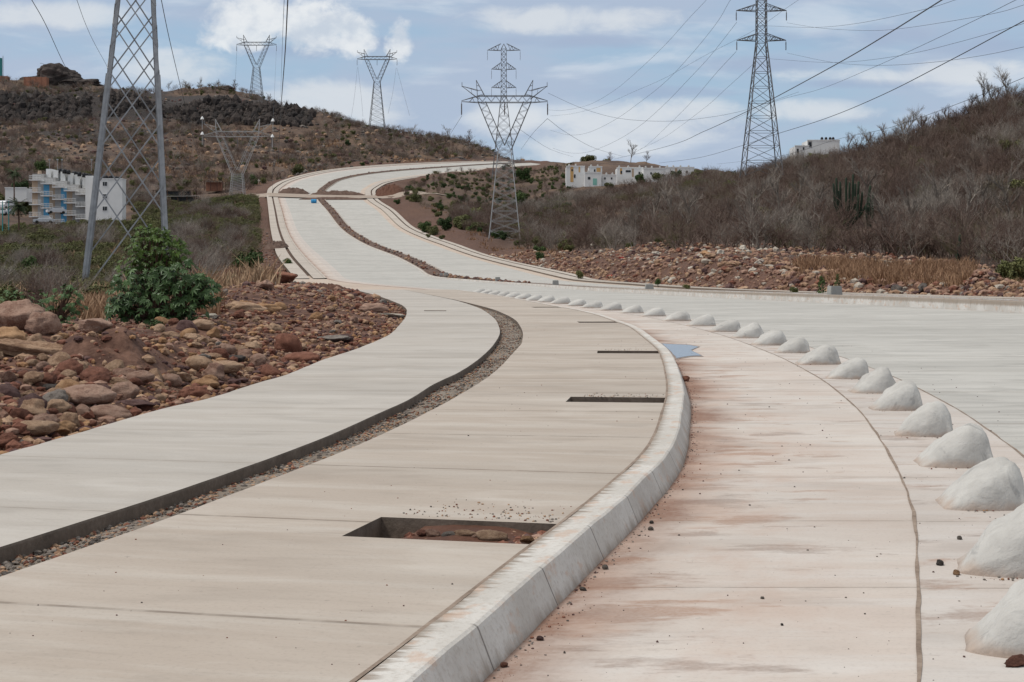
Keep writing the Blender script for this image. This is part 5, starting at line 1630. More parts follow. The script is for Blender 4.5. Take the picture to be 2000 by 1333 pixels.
# bare trees on the skyline
def bare_tree(seed, H, mat, sp=.5):
    rnd = random.Random(seed)
    root = empty('bare_tree', (0, 0, 0), 'bare tree', 'tree')
    t = MB(); pts = [Vector((0, 0, -.3))]
    for k in range(5): pts.append(pts[-1] + Vector((rnd.gauss(0, .12), rnd.gauss(0, .12), H * .13)))
    t.tube(pts, [.16 * H / 7 * (1 - .12 * k) for k in range(6)], 5); t.build('trunk', mat, root)
    c = MB()
    for k in range(9):
        q = pts[rnd.choice([2, 3, 4, 5, 5])]; a = rnd.uniform(0, 6.28)
        branchy(rnd, c, q, Vector((math.cos(a) * .6, math.sin(a) * .6, 1)), H * rnd.uniform(.22, .36), .085 * H / 7, 3, sp, 4, .2)
    c.build('crown', mat, root)
    return root


BT = [bare_tree(31, 7.5, M['twig_grey'], .45), bare_tree(32, 6.5, M['twig'], .55), bare_tree(33, 5.5, M['twig'], .6)]
sky = [(1772, 305, 1.15, 0, 'tallest pale bare tree on the right skyline, standing clear of the thicket'), (1800, 312, 1.0, 0, 'pale bare tree just right of the tallest one on the skyline'), (1850, 318, 1.2, 1, 'dense bare tree on the skyline halfway to the right edge'), (1945, 322, 1.1, 1, 'wide bare tree near the right edge, highest on the skyline'), (1975, 318, .9, 2, 'bare tree beside the widest one near the right edge'),
       (1905, 322, 1.0, 2, 'low bare tree left of the widest one on the skyline'), (1735, 318, 1.0, 2, 'bare tree left of the tallest pale one'), (1690, 330, 1.0, 1, 'bare tree on the skyline right of the flats'), (1990, 300, .7, 0, 'bare tree cut by the right edge'), (1560, 250, .9, 0, 'white barked bare tree in the thicket left of the cactus'),
       (1350, 250, .8, 0, 'grey bare tree within the thicket above the rubble'), (805, 830, 1.3, 0, 'thin bare tree on the ridge right of the ridge pylon'), (780, 838, 1.1, 1, 'bare shrubby tree on the ridge just right of the ridge pylon'), (872, 850, 1.1, 0, 'bare tree on the ridge left of the large pylon'), (915, 850, 1.4, 1, 'dark round bare tree on the ridge by the large pylon'),
       (600, 860, .8, 0, 'bare tree at the right end of the dark cliff'), (632, 850, .6, 0, 'small bare tree on the slope edge below the cliff'), (655, 850, .6, 0, 'tiny bare tree between the cliff and the ridge pylon'), (330, 955, .8, 0, 'bare tree on the left hilltop right of the close tower'), (363, 960, .8, 0, 'second bare tree right of the close tower on the hilltop'), (390, 965, .9, 0, 'third bare tree right of the close tower on the hilltop'),
       (1190, 780, 1.0, 1, 'bare tree behind the white flats, left one'), (1232, 760, 1.3, 0, 'slender bare tree behind the white flats, right one'), (1262, 760, 1.0, 1, 'faint bare tree behind the white flats'), (460, 985, 1.2, 1, 'dark bare tree on the hilltop left of the leftmost pylon'), (425, 985, 1.0, 2, 'low dark bare tree at the top of the left hill'), (525, 960, 1.2, 2, 'dark bare tree right of the leftmost pylon foot')]
seen = set()
for px, d, s_, i, lab in sky:
    o = BT[i] if i not in seen else dup(BT[i])
    seen.add(i)
    o.location = on(px, d, -.1); o.rotation_euler = (0, 0, random.uniform(0, 6.28)); o.scale = (s_,) * 3
    tag(o, lab, 'tree', 'bare trees standing clear of the brush')
for k in range(18):
    px = 1655 + k * 19.5 + rs.uniform(-7, 7); d = float(np.interp(px, [1600, 1800, 2000], [352, 318, 330])) + rs.uniform(-8, 4)
    o = dup(BT[rs.choice([0, 1, 2])]); o.location = on(px, d, -.1); o.rotation_euler = (0, 0, rs.uniform(0, 6.28)); o.scale = (rs.uniform(.85, 1.25),) * 3
    tag(o, 'grey leafless tree rising out of the thicket along the right skyline', 'tree', 'leafless trees along the right skyline')
for k in range(26):
    px = 1150 + k * 33 + rs.uniform(-14, 14); d = foot_d(px) + rs.uniform(6, 75)
    o = dup(BT[rs.choice([0, 0, 2])]); o.location = on(px, d, -.1); o.rotation_euler = (0, 0, rs.uniform(0, 6.28)); o.scale = (rs.uniform(.75, 1.1),) * 3
    tag(o, 'pale trunked leafless tree standing within the thicket ' + zone(px), 'tree', 'pale trunked trees within the thicket')
# ridge brush on the skyline (individual clumps)
rs = random.Random(8)
ridge = [(px, 850) for px in range(608, 700, 11)] + [(px, 848) for px in range(752, 960, 9)] + [(px, 985) for px in range(412, 600, 10)]
for px, d in ridge:
    if px < 600: d = 985 - (px - 412) * .25
    i = rs.choice([0, 2, 3])
    place(SH[i], px + rs.uniform(-3, 3), d - rs.uniform(0, 14), rs.uniform(.45, .95) * (1.6 if px < 600 else 1), 'dark leafless bush on the crest of the left hill by the leftmost pylon' if px < 600 else ('dark bush on the slope edge between cliff and ridge pylon' if px < 700 else 'dark bush on the ridge between the ridge pylon and the large pylon'), 'shrub', 'bushes along the hill crest')

# cacti
def cactus(px, d, arms, lab, s_=1.0):
    b = on(px, d, -.2)
    root = empty('organ_pipe_cactus', b, lab, 'cactus')
    sc_ = d / F * s_
    m = MB(); m.tube([(0, 0, 0), (0, 0, 18 * sc_)], [5 * sc_, 6 * sc_], 8); m.build('trunk', M['cactus'], root)
    for k, (x1, y0, y1) in enumerate(arms):      # tip px offset, bend height, tip height
        yy = ((k * 37) % 11 - 5) / 5 * 9 * sc_
        m = MB(); P = [(x1 * .1 * sc_, 0, 8 * sc_), (x1 * .55 * sc_, yy * .6, y0 * .7 * sc_), (x1 * .9 * sc_, yy * .9, y0 * 1.25 * sc_), (x1 * sc_, yy, y1 * sc_)]
        Q = []
        for a, b_ in zip(P, P[1:]):
            for t in (0, .33, .66): Q.append(Vector(a).lerp(Vector(b_), t))
        Q += [Vector(P[-1]), Vector(P[-1]) + Vector((0, 0, 2 * sc_))]
        m.tube(Q, [2.4 * sc_] * (len(Q) - 2) + [2.2 * sc_, .5 * sc_], 8)
        m.build('stem', M['cactus'], root, True)
cactus(1655, 205, [(-29, 40, 92), (-22, 36, 103), (-13, 40, 96), (-4, 42, 103), (-18, 30, 78), (6, 44, 95), (10, 40, 110), (16, 38, 92), (24, 40, 97), (44, 45, 88), (30, 34, 76), (20, 28, 70)], 'large dark organ pipe cactus with many upright stems in front of the thicket', 1.0)
cactus(1698, 196, [(-8, 22, 50), (0, 25, 62), (8, 22, 72), (-3, 20, 44)], 'smaller organ pipe cactus right of the large one')
cactus(1733, 170, [(-5, 22, 48), (2, 25, 66), (8, 22, 46)], 'thin pale cactus further right in the thicket')
cactus(1872, 140, [(-3, 20, 34), (2, 25, 55), (5, 20, 40)], 'small dark cactus among the shrubs at right')

# castor bushes
def palmate(mb, p, nrm, up, R, rnd):
    nrm = nrm.normalized(); u = (up - nrm * up.dot(nrm))
    u = u.normalized() if u.length > 1e-3 else nrm.orthogonal().normalized()
    v = nrm.cross(u)
    lobes = 7; pts = []
    for k in range(lobes):
        a = -2.35 + 4.7 * k / (lobes - 1)
        ln = R * (1.0 - .16 * abs(k - 3) / 1.2 * .9) * rnd.uniform(.9, 1.08)
        for da, f in ((-.20, .62), (0, 1.0), (.20, .62)):
            aa = a + da
            dr = -.22 * (f ** 2) * R
            pts.append(p + u * math.cos(aa) * ln * f + v * math.sin(aa) * ln * f + nrm * dr)
        if k < lobes - 1:
            aa = a + 4.7 / (lobes - 1) / 2
            pts.append(p + (u * math.cos(aa) + v * math.sin(aa)) * R * .40)
    n0 = len(pts)
    mb.add(pts + [p + nrm * R * .04], [(n0, i, i + 1) for i in range(n0 - 1)] + [(n0, n0 - 1, 0)])


def castor(px, d, lumps, nl, R, mat, lab, seed, pyb=None, cat='bush'):
    rnd = random.Random(seed)
    b = on(px, d, -.05)
    root = empty('castor_bush', b, lab, cat)
    s_ = d / F
    mb = MB(); st = MB()
    tot = sum(l[3] for l in lumps)
    for (cx, cy, rx, wgt, ry) in lumps:          # px offsets from px and absolute py of the lump centre
        c = Vector(((cx) * s_, 0, at(0, cy, d).z - b.z)); 
        for _ in range(int(nl * wgt / tot)):
            v = Vector((rnd.gauss(0, 1), rnd.gauss(0, 1), rnd.gauss(0, 1))).normalized() * rnd.random() ** .38
            p = c + Vector((v.x * rx * s_, v.y * rx * s_ * .9, v.z * ry * s_))
            if p.z < .05: continue
            n_ = Vector((v.x * .8 + rnd.gauss(0, .35), v.y * .8 + rnd.gauss(0, .35) - .25, .75 + rnd.gauss(0, .35)))
            palmate(mb, p, n_, Vector((v.x, v.y, -.3 + rnd.gauss(0, .5))), R * rnd.uniform(.55, 1.25), rnd)
            if rnd.random() < .25:
                st.tube([(cx * s_ * .4, 0, .1), p * .55 + c * .2, p], [.016, .010, .004], 3, 0, False)
        st.tube([(cx * s_ * .3, 0, -.1), (c.x * .6, 0, c.z * .5), c], [.03, .024, .012], 5)
    mb.build('foliage', mat, root)
    st.build('stems', M['stem'], root)
    return root


castor(316, 31, [(-62, 575, 50, 1.2, 52), (-5, 590, 60, 1.4, 55), (60, 580, 48, 1.1, 48), (-20, 548, 48, 1.0, 34), (40, 545, 50, .9, 36), (85, 568, 30, .5, 34), (-75, 612, 34, .6, 34), (10, 622, 60, .8, 26)], 800, .15, M['castor'], 'big castor bush with broad blue-green star leaves on the bank', 1)
castor(303, 36, [(0, 492, 62, 1.6, 50), (-25, 520, 50, .9, 36), (32, 505, 42, .8, 46), (-8, 462, 40, .6, 24)], 900, .105, M['castor_top'], 'darker rounded castor bush rising behind the big one', 2)
castor(95, 27, [(-30, 610, 55, 1.0, 46), (25, 605, 50, 1.0, 48), (0, 640, 60, .8, 28), (-70, 600, 35, .5, 40), (45, 570, 22, .3, 24)], 420, .085, M['castor'], 'low sparse castor bush behind the boulders at the left edge', 3)
# weeds
place(GB[3], 300, 27, .12, 'fresh green weed patch under the right side of the castor bush', 'weed')
place(GB[3], 395, 28, .10, 'second fresh green weed patch nearer the stones', 'weed')
place(GB[3], 562, 210, .5, 'weed growing in the far left walkway trench', 'weed')
def sapling(px, d, H, lab):
    b = on(px, d, -.05); root = empty('sapling', b, lab, 'sapling'); rnd = random.Random(int(px))
    st = MB(); st.tube([(0, 0, -.1), (.03 * H, 0, .5 * H), (0, 0, H)], [.02 * H, .014 * H, .005], 5); st.build('trunk', M['stem'], root)
    mb = MB()
    for _ in range(170):
        z = H * rnd.uniform(.22, 1.02); r = .22 * H * (1.15 - z / H) * rnd.random() ** .5 + .03
        a = rnd.uniform(0, 6.28); p = Vector((math.cos(a) * r, math.sin(a) * r, z)); n_ = Vector((rnd.gauss(0, 1), rnd.gauss(0, 1), rnd.gauss(.5, 1))).normalized()
        u = n_.orthogonal().normalized(); w = n_.cross(u); s_ = .055 * H
        mb.add([p - u * s_, p + w * s_ * .45, p + u * s_, p - w * s_ * .45], [(0, 1, 2, 3)])
    mb.build('crown', M['leaf'], root)
sapling(1605, 86, 1.75, 'slender green sapling behind the median left of the cast block')
sapling(1636, 103, 1.3, 'thin dark sapling higher up left of the dry grass')

# dry grass
def grass(name, P, H, mat, seed, blades=26, w=.012, spread=.3):
    rg = random.Random(seed); mb = MB()
    for (x, y, z, s_) in P:
        for _ in range(blades):
            a = rg.uniform(0, 6.28); r = rg.random() * spread * s_
            p = Vector((x + math.cos(a) * r, y + math.sin(a) * r, z - .03)); h = H * s_ * rg.uniform(.5, 1.2)
            t = Vector((rg.gauss(0, .3), rg.gauss(0, .3), 1)) * h; sd = Vector((rg.gauss(0, 1), rg.gauss(0, .4), 0)).normalized() * w * s_
            q_ = p + t * .55; e = p + t + Vector((rg.gauss(0, .15), rg.gauss(0, .15), -.06)) * h
            mb.add([p - sd, p + sd, q_ + sd * .7, q_ - sd * .7, e], [(0, 1, 2, 3), (3, 2, 4)])
    o = mb.build(name, mat); return tag(o, kind='stuff')


def gpts(n_, px0, px1, d0, d1, s0, s1, seed, cond=None):
    rg = np.random.default_rng(seed); px = rg.uniform(px0, px1, n_); d = rg.uniform(d0, d1, n_); x = (px - CX) / F * d
    if cond is not None:
        k = cond(px, d, x); px, d, x = px[k], d[k], x[k]
    return list(zip(x, d, ground(x, d), rg.uniform(s0, s1, len(x))))
grass('dry_grass', gpts(900, 1560, 1900, 84, 128, .7, 1.5, 21, lambda p, d, x: (fbm(p / 60, d / 8, 71, 3) > -.07) & (x > LR0[0](d) + 2)), .75, M['drygrass'], 1, 24, .022, .55)
grass('dry_grass', gpts(160, 1870, 2060, 78, 105, .6, 1.2, 22, lambda p, d, x: x > LR0[0](d) + 2), .6, M['drygrass'], 2, 18, .022, .5)
grass('dry_grass', gpts(240, 110, 240, 34, 60, .8, 1.5, 23), .5, M['drygrass'], 3, 22, .010, .3)
grass('dry_grass', gpts(130, 345, 420, 33, 50, .8, 1.5, 24), .52, M['drygrass'], 4, 20, .009, .3)
grass('dry_grass', gpts(3000, -120, 520, 60, 260, .7, 1.5, 25, lambda p, d, x: (x < XLW(d) - 4) & (fbm(p / 70, np.log(d) * 9, 72, 3) > -.03)), 1.0, M['drygrass'], 5, 14, .03, .7)
grass('dry_grass', gpts(1500, 300, 1010, 520, 800, 1.0, 2.2, 26, lambda p, d, x: (x < XLW(d) - 6) & (fbm(p / 70, np.log(d) * 20, 73, 3) > .03)), .8, M['drygrass'], 6, 10, .12, 2.2)
grass('dry_grass', gpts(500, 820, 1100, 190, 420, .8, 1.5, 27, lambda p, d, x: (x > LR0[0](d) + 3) & (fbm(p / 60, np.log(d) * 15, 74, 3) > .02)), .6, M['drygrass'], 7, 12, .05, .9)

# palms
def palm(px, d, H, R, lab, seed):
    rnd = random.Random(seed); b = on(px, d, -.1)
    root = empty('palm_tree', b, lab, 'palm tree')
    m = MB(); m.tube([(0, 0, 0), (.1, 0, H * .5), (0, 0, H)], [.22, .17, .15], 8); m.build('trunk', M['stem'], root)
    m = MB()
    for k in range(34):
        a = rnd.uniform(0, 6.28); el = rnd.uniform(-.6, 1.2); P = Vector((0, 0, H)); v = Vector((math.cos(a) * math.cos(el), math.sin(a) * math.cos(el), math.sin(el)))
        pts = [P]
        for q_ in range(5):
            v = (v + Vector((0, 0, -.22))).normalized(); pts.append(pts[-1] + v * R / 5)
        for i in range(1, 6):
            sd = v.cross(Vector((0, 0, 1))).normalized()
            for sg in (-1, 1):
                for f in (0, .5):
                    p = pts[i - 1].lerp(pts[i], f); L = R * .3 * (1 - abs(i - 2.5) / 5)
                    m.add([p, p + v * R * .07, p + sd * sg * L + v * R * .12 - Vector((0, 0, L * .35))], [(0, 1, 2)])
        m.tube(pts, [.03] * 6, 3, 0, False)
    m.build('crown', M['palm'], root)
palm(27, 392, 11.5, 2.6, 'taller dark palm tree left of the stepped flats', 1)
palm(36, 300, 6.0, 2.5, 'shorter palm tree in front of the taller palm', 2)

# ------------------------------------------------------------------ buildings
def flats_left():
    d = 368.0; s_ = d / F
    root = empty('apartment_building', on(150, d), 'stepped white flats with blue and tan galleries at far left', 'building')
    ox, oy, oz = root.location
    def X(px): return (px - CX) * s_ - ox
    def Z(py): return CAMZ + (HY - py) * s_ - oz
    walls = MB(); par = MB(); slabs = MB(); rails = MB(); pan = {'bluewall': MB(), 'tanwall': MB(), 'greywall': MB()}
    colseq = [['tanwall', 'greywall'], ['bluewall', 'tanwall'], ['greywall', 'bluewall'], ['tanwall', 'greywall'], ['greywall', 'greywall']]
    nb = 5; x0, x1 = 53, 167
    for i in range(nb):
        a = lerp(x0, x1, i / nb); b = lerp(x0, x1, (i + 1) / nb)
        top = 338 + i * 7.0; yo = i * .012
        walls.box((X(a), 4.0 + yo, Z(470)), (X(b) - .003, 13 - yo, Z(top)), 0)
        for lv in range(4):
            zz = top + 12 + lv * 24
            slabs.box((X(a) - .1, 1.6 - yo, Z(zz + 2)), (X(b) + .1, 4.0, Z(zz)))
            for k in range(2):
                xa, xb = lerp(a, b, k / 2), lerp(a, b, (k + 1) / 2)
                c = colseq[i][k]
                if lv < 3: pan[c] = MB(); pan[c].box((X(xa), 3.75 - yo, Z(zz + 24)), (X(xb) - .01, 3.99, Z(zz + 2.2))); pan[c].build('wall_panel', M[c], root)
            # railing of thin white bars
            rails.box((X(a), 1.55 - yo, Z(zz - 8)), (X(b), 1.63, Z(zz - 7.2)))
            rails.box((X(a), 1.55 - yo, Z(zz - 4)), (X(b), 1.63, Z(zz - 3.5)))
            for k in range(9):
                q_ = lerp(a, b, k / 8); rails.box((X(q_) - .03, 1.56 - yo, Z(zz)), (X(q_) + .03, 1.62, Z(zz - 8)))
    # upper white storey of projecting bays behind the galleries
    for i in range(7):
        a = 75 + i * 14.4; t = 327 + i * 2.8
        par.box((X(a), 6.0 + .01 * i, Z(372)), (X(a + 9.5), 15.0, Z(t)))
        par.box((X(a + 9.5), 7.2 + .01 * i, Z(372)), (X(a + 14.4), 15.0, Z(t + 3)))
    walls.build('wall', M['greywall'], root); par.build('upper_wall', M['white'], root); slabs.build('gallery_floor', M['white'], root); rails.build('railing', M['white'], root)
    m = MB(); m.box((X(164), 1.2, Z(470)), (X(178), 9, Z(343))); m.build('stair_tower', M['white'], root)
    m = MB(); m.box((X(186), -1.0, Z(470)), (X(241), 2.5, Z(351))); m.box((X(185.4), -1.1, Z(351)), (X(241.6), 2.6, Z(349.2))); m.build('end_wall', M['white'], root)
    for py in (360, 384, 408):
        m = MB(); m.box((X(202), -1.06, Z(py + 4.5)), (X(212), -1.0, Z(py - 4.5))); w = m.build('window', M['white'], root)
        m = MB(); m.box((X(203), -1.09, Z(py + 3.8)), (X(206.6), -1.05, Z(py - 3.8))); m.box((X(207.2), -1.09, Z(py + 3.8)), (X(211.2), -1.05, Z(py - 3.8))); m.build('pane', M['dark'], w)
    rnd = random.Random(4)
    for k in range(26):
        px = rnd.uniform(92, 222); y = rnd.uniform(4, 11); zb = Z(349 if px > 184 else 329 + (px - 75) * .19)
        if 176 < px < 186: continue
        m = MB(); m.tube([(X(px), y, zb - .05), (X(px), y, zb + .75), (X(px), y, zb + .95), (X(px), y, zb + 1.05)], [.48, .48, .35, .12], 10); m.build('water_tank', M['tank'], root, True)
    for px in (77, 93, 102, 161):
        m = MB(); zb = Z(330); m.tube([(X(px), 8, zb), (X(px), 8, zb + 2.9)], [.05, .05], 5); m.box((X(px) - .2, 7.8, zb + 2.6), (X(px) + .2, 8.1, zb + 2.9)); m.build('antenna', M['steel'], root)
    m = MB(); m.tube([(X(60), 7, Z(340)), (X(60), 7, Z(330))], [.55, .4], 10); m.build('water_tank', M['tanwall'], root)
flats_left()


def block(px0, px1, py0, py1, d, dep, lab, wins, tanks, accent=None, name='apartment_building'):
    s_ = d / F
    root = empty(name, at((px0 + px1) / 2, py1, d), lab, 'building')
    ox, oy, oz = root.location
    X = lambda px: (px - CX) * s_ - ox
    Z = lambda py: CAMZ + (HY - py) * s_ - oz
    m = MB(); m.box((X(px0), 0, Z(py1 + 12)), (X(px1), dep, Z(py0))); m.build('wall', M['white'], root)
    m = MB(); m.box((X(px0) - .1, -.1, Z(py0)), (X(px1) + .1, .12, Z(py0 - 1.8))); m.build('parapet', M['white'], root)
    for (wx, wy, ww, wh) in wins:
        m = MB(); m.box((X(wx), -.06, Z(wy + wh)), (X(wx + ww), -.003, Z(wy))); m.build('window', M['dark'], root)
    for (ax, ay, aw, ah, mt) in (accent or []):
        m = MB(); m.box((X(ax), -.04, Z(ay + ah)), (X(ax + aw), -.002, Z(ay))); m.build('wall_panel', M[mt], root)
    for px in tanks:
        zb = Z(py0); m = MB(); m.tube([(X(px), 2, zb - .05), (X(px), 2, zb + .9), (X(px), 2, zb + 1.2)], [.42, .42, .2], 10); m.build('water_tank', M['greywall'] if px < 1400 else M['tank'], root, True)
    return root


block(1106, 1142, 326, 362, 600, 10, 'white flats with ochre stripes, leftmost of the row behind the thicket', [(1121, 341, 3, 7), (1116, 331, 3, 4)], [1112, 1125], [(1114, 326, 6, 30, 'orangewall'), (1130, 325, 3, 12, 'orangewall')])
block(1142, 1175, 338, 362, 596, 10, 'lower white house with a mint green wall beside the leftmost flats', [(1148, 346, 5, 5)], [1150], [(1131, 352, 0.1, .1, 'greenwall'), (1158, 349, 8, 13, 'greenwall')])
block(1150, 1176, 327, 345, 625, 8, 'white flats with ochre panel and green foliage on the roof', [(1160, 331, 3, 5)], [1155, 1168], [(1165, 328, 8, 9, 'orangewall')])
block(1176, 1204, 343, 360, 598, 9, 'low white house between the flats', [(1180, 347, 3, 4), (1193, 347, 3, 4)], [1185, 1197])
block(1205, 1256, 329, 356, 610, 10, 'middle white flats with ochre panels behind the thicket', [(1212, 334, 3, 6), (1222, 333, 10, 4), (1247, 336, 3, 5)], [1210, 1228, 1250], [(1211, 329, 4, 12, 'orangewall'), (1234, 330, 4, 16, 'tanwall')])
block(1257, 1300, 330, 352, 600, 10, 'white flats with tanks on the roof right of the middle ones', [(1270, 337, 3, 4), (1280, 338, 3, 4)], [1262, 1274, 1290])
block(1300, 1356, 328, 350, 640, 10, 'rightmost pale flats of the row with many roof tanks', [(1310, 334, 3, 4), (1325, 334, 3, 4), (1340, 334, 3, 4)], [1304, 1316, 1330, 1346], [(1318, 329, 5, 12, 'tanwall')])
block(1553, 1580, 286, 330, 450, 9, 'white flats with a balcony bay on the right skyline, left of the pair', [(1556, 291, 4, 9), (1556, 306, 4, 8), (1568, 288, 3, 5), (1568, 306, 3, 5)], [], [(1553, 285, 9, 1.2, 'greywall'), (1553, 303, 9, 1.5, 'white')])
block(1577, 1640, 275, 330, 455, 9, 'white flats with black tanks on the right skyline, right of the pair', [(1579, 278, 6, 9)], [1608, 1616, 1624, 1630], [(1577, 275, 9, 14, 'greywall')])

# hilltop left: brick walls, tank tower, rock outcrop, lamp
def onridge(px, py, d): return at(px, py, d)
o = MB(); c0, c1 = at(-12, 163, 950), at(14, 149, 950); o.box((c0.x, 950, c0.z - 2), (c1.x, 955, c1.z)); tag(o.build('brick_wall', M['brick']), 'brick wall below the teal tank at the left edge of the hilltop', 'wall')
o = MB(); c0, c1 = at(14, 164, 952), at(47, 157, 952); o.box((c0.x, 952, c0.z - 2), (c1.x, 953, c1.z)); tag(o.build('brick_wall', M['tanwall']), 'low pale wall between the two brick walls on the hilltop', 'wall')
o = MB(); c0, c1 = at(47, 165, 945), at(90, 151, 945); o.box((c0.x, 945, c0.z - 2), (c1.x, 951, c1.z))
for k in range(5): o.box((lerp(c0.x, c1.x, k / 4) - .25, 944.8, c0.z - 2), (lerp(c0.x, c1.x, k / 4) + .25, 945, c1.z + .2))
tag(o.build('brick_wall', M['brick']), 'red brick wall in front of the dark rock outcrop on the hilltop', 'wall')
e = empty('tank_tower', at(-2, 150, 960), 'teal tank tower cut by the left edge on the hilltop', 'tower')
m = MB(); m.tube([(0, 0, -1), (0, 0, 11.5)], [2.0, 2.0], 14); m.build('tank', M['tealwall'], e)
m = MB()
for k in range(16): m.bar((2.3, -.2, .5 + k * .75), (2.9, -.2, .5 + k * .75), .15)
m.bar((2.3, -.2, 0), (2.3, -.2, 13), .12); m.bar((2.9, -.2, 0), (2.9, -.2, 13), .12); m.build('ladder', M['steel'], e)
rock('rock_outcrop', rock_mesh('rock_outcrop', 91, 5, 1.5, 1, .95, .35, 7, 1.5), at(113, 153, 960), 8.6, 'cliff', 'big dark basalt outcrop standing on the left hilltop', 'rock', None, (0, 0, .2))
rock('rock_outcrop', rock_mesh('rock_outcrop', 92, 5, 1.6, 1, .4, .35, 7, 1.5), at(80, 157, 965), 7.2, 'cliff', 'lower dark rock left of the basalt outcrop behind the brick wall', 'rock', None, (0, 0, .2))
rock('rock_outcrop', rock_mesh('rock_outcrop', 93, 5, 2.2, 1, .45, .35, 6, 1.5), at(162, 164, 960), 7.5, 'cliff', 'low dark ridge of rock right of the basalt outcrop', 'rock', None, (0, 0, 0))
rock('rock_outcrop', rock_mesh('rock_outcrop', 94, 5, 1.4, 1, .6, .35, 6, 1.5), at(442, 174, 975), 4.2, 'cliff', 'small dark knoll of rock on the hilltop left of the leftmost pylon', 'rock', None, (0, 0, 0))
e = empty('street_lamp', at(86, 160, 958), 'thin street lamp behind the basalt outcrop', 'street lamp')
m = MB(); m.tube([(0, 0, 0), (0, 0, 11)], [.13, .1], 6); m.build('pole', M['steel_far'], e)
m = MB(); m.tube([(0, 0, 11), (-1.2, 0, 11.4), (-2.4, 0, 11.5)], [.09, .09, .15], 6); m.build('lamp_arm', M['steel_far'], e)

# shacks by the dirt track
def shack(px0, px1, py0, py1, d, mat, lab, wall='brick'):
    s_ = d / F; root = empty('shack', at((px0 + px1) / 2, py1, d), lab, 'shack'); w = (px1 - px0) * s_ / 2; h = (py1 - py0) * s_
    m = MB()
    for sx in (-1, -.3, .4, 1):
        for y in (0, 5): m.bar((sx * w * .94, y, -1), (sx * w * .94, y, h * .9), .2)
    m.build('post', M['stem'], root)
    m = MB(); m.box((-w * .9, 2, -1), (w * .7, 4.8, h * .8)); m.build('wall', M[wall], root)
    m = MB(); V_ = [(-w * 1.05, -.6, h * .85), (w * 1.05, -.6, h * .92), (w * 1.05, 5.6, h * 1.05), (-w * 1.05, 5.6, h), (-w * 1.05, -.6, h * .85 + .12), (w * 1.05, -.6, h * .92 + .12), (w * 1.05, 5.6, h * 1.05 + .12), (-w * 1.05, 5.6, h + .12)]
    m.add(V_, [(0, 3, 2, 1), (4, 5, 6, 7), (0, 1, 5, 4), (1, 2, 6, 5), (2, 3, 7, 6), (3, 0, 4, 7)]); m.build('roof', M[mat], root)
shack(398, 436, 353, 367, 520, 'tin', 'open dark roofed shack up the slope left of the pale pylon')
shack(297, 380, 371, 381, 470, 'tin', 'long low dark roofed shack beside the dirt track', 'dark')
shack(250, 300, 378, 386, 455, 'tarp', 'low shack with a pale sheet roof right of the white end wall', 'dark')
shack(328, 382, 383, 392, 440, 'tarp', 'pale sheet covered shelter in front of the long dark shack', 'dark')
shack(440, 490, 383, 389, 450, 'tarp', 'thin pale roofed shelter behind the pale pylon', 'dark')
# sheds left of the flats
block(10, 52, 368, 382, 400, 6, 'low pale roofed house behind the palms', [(16, 300, 5, 5)], [])

# vehicles
def car(px, py, d, L, W_, H, rz, lab, van=False):
    root = empty('parked_van' if van else 'parked_car', at(px, py, d), lab, 'van' if van else 'car', None, rz)
    prof = [(-.5, .22), (-.5, .55), (-.46, .60), (-.30, .63), (-.16, .97), (.22, 1.0), (.40, .66), (.48, .6), (.5, .5), (.5, .22)] if not van else [(-.5, .15), (-.5, .5), (-.42, .56), (-.3, .96), (-.2, 1), (.46, 1), (.5, .9), (.5, .15)]
    V = []
    for y in (-1, 1):
        for x, z in prof: V.append((x * L, y * W_ / 2 * (.88 if z > .7 else 1), z * H))
    n_ = len(prof); m = MB(); m.add(V, [tuple(range(n_)), tuple(range(2 * n_ - 1, n_ - 1, -1))] + [(i, n_ + i, n_ + (i + 1) % n_, (i + 1) % n_) for i in range(n_)]); m.build('body', M['car_white'], root)
    for y in (-1, 1):
        m = MB(); m.box((-.2 * L, y * W_ * .455 - .02, .66 * H), (.24 * L, y * W_ * .455 + .02, .92 * H)); m.build('side_window', M['dark'], root)
        for x in (-.32, .32):
            m = MB(); m.tube([(x * L, y * W_ * .5 - .1, .3), (x * L, y * W_ * .5 + .1, .3)], [.32, .32], 14); m.build('wheel', M['rubber'], root)
    m = MB(); m.add([(-.295 * L, -W_ * .4, .66 * H), (-.295 * L, W_ * .4, .66 * H), (-.175 * L, W_ * .38, .94 * H), (-.175 * L, -W_ * .38, .94 * H)], [(0, 1, 2, 3)])
    for v in range(4): m.V[v] = (m.V[v][0] - .03, m.V[v][1], m.V[v][2] + .02)
    m.build('windscreen', M['dark'], root)
    m = MB()
    for y in (-1, 1): m.box((-.505 * L, y * W_ * .36 - .18, .42 * H), (-.495 * L, y * W_ * .36 + .18, .52 * H))
    m.build('headlight', M['white'], root)
car(12, 409, 345, 4.6, 1.9, 1.9, 1.3, 'white van parked behind a car at the left edge', True)
car(11, 421, 325, 4.3, 1.8, 1.5, 1.35, 'silver white car at the left edge in front of the van')
car(110, 418, 340, 4.2, 1.8, 1.5, .5, 'white car parked under the galleries of the stepped flats')
car(86, 437, 320, 4.2, 1.8, 1.5, .2, 'white car half hidden by the scrub below the flats')
ribbon('road', [((p - CX) / F * dd_, dd_, 0) for p, dd_ in ((-60, 330), (0, 335), (30, 342), (50, 352))], 22, M['track'], .06)
# posts in front
for px in (5, 17):
    c = on(px, 300); m = MB(); m.tube([(0, 0, -.3), (0, 0, 7)], [.12, .09], 6); e = empty('utility_pole', c, 'thin green utility pole at the left edge, ' + ('left of two' if px < 10 else 'right of two'), 'pole'); m.build('shaft', M['tealwall'], e)
    m = MB(); m.box((-.8, -.06, 6.6), (.8, .06, 6.75)); m.build('crossbar', M['steel_far'], e)

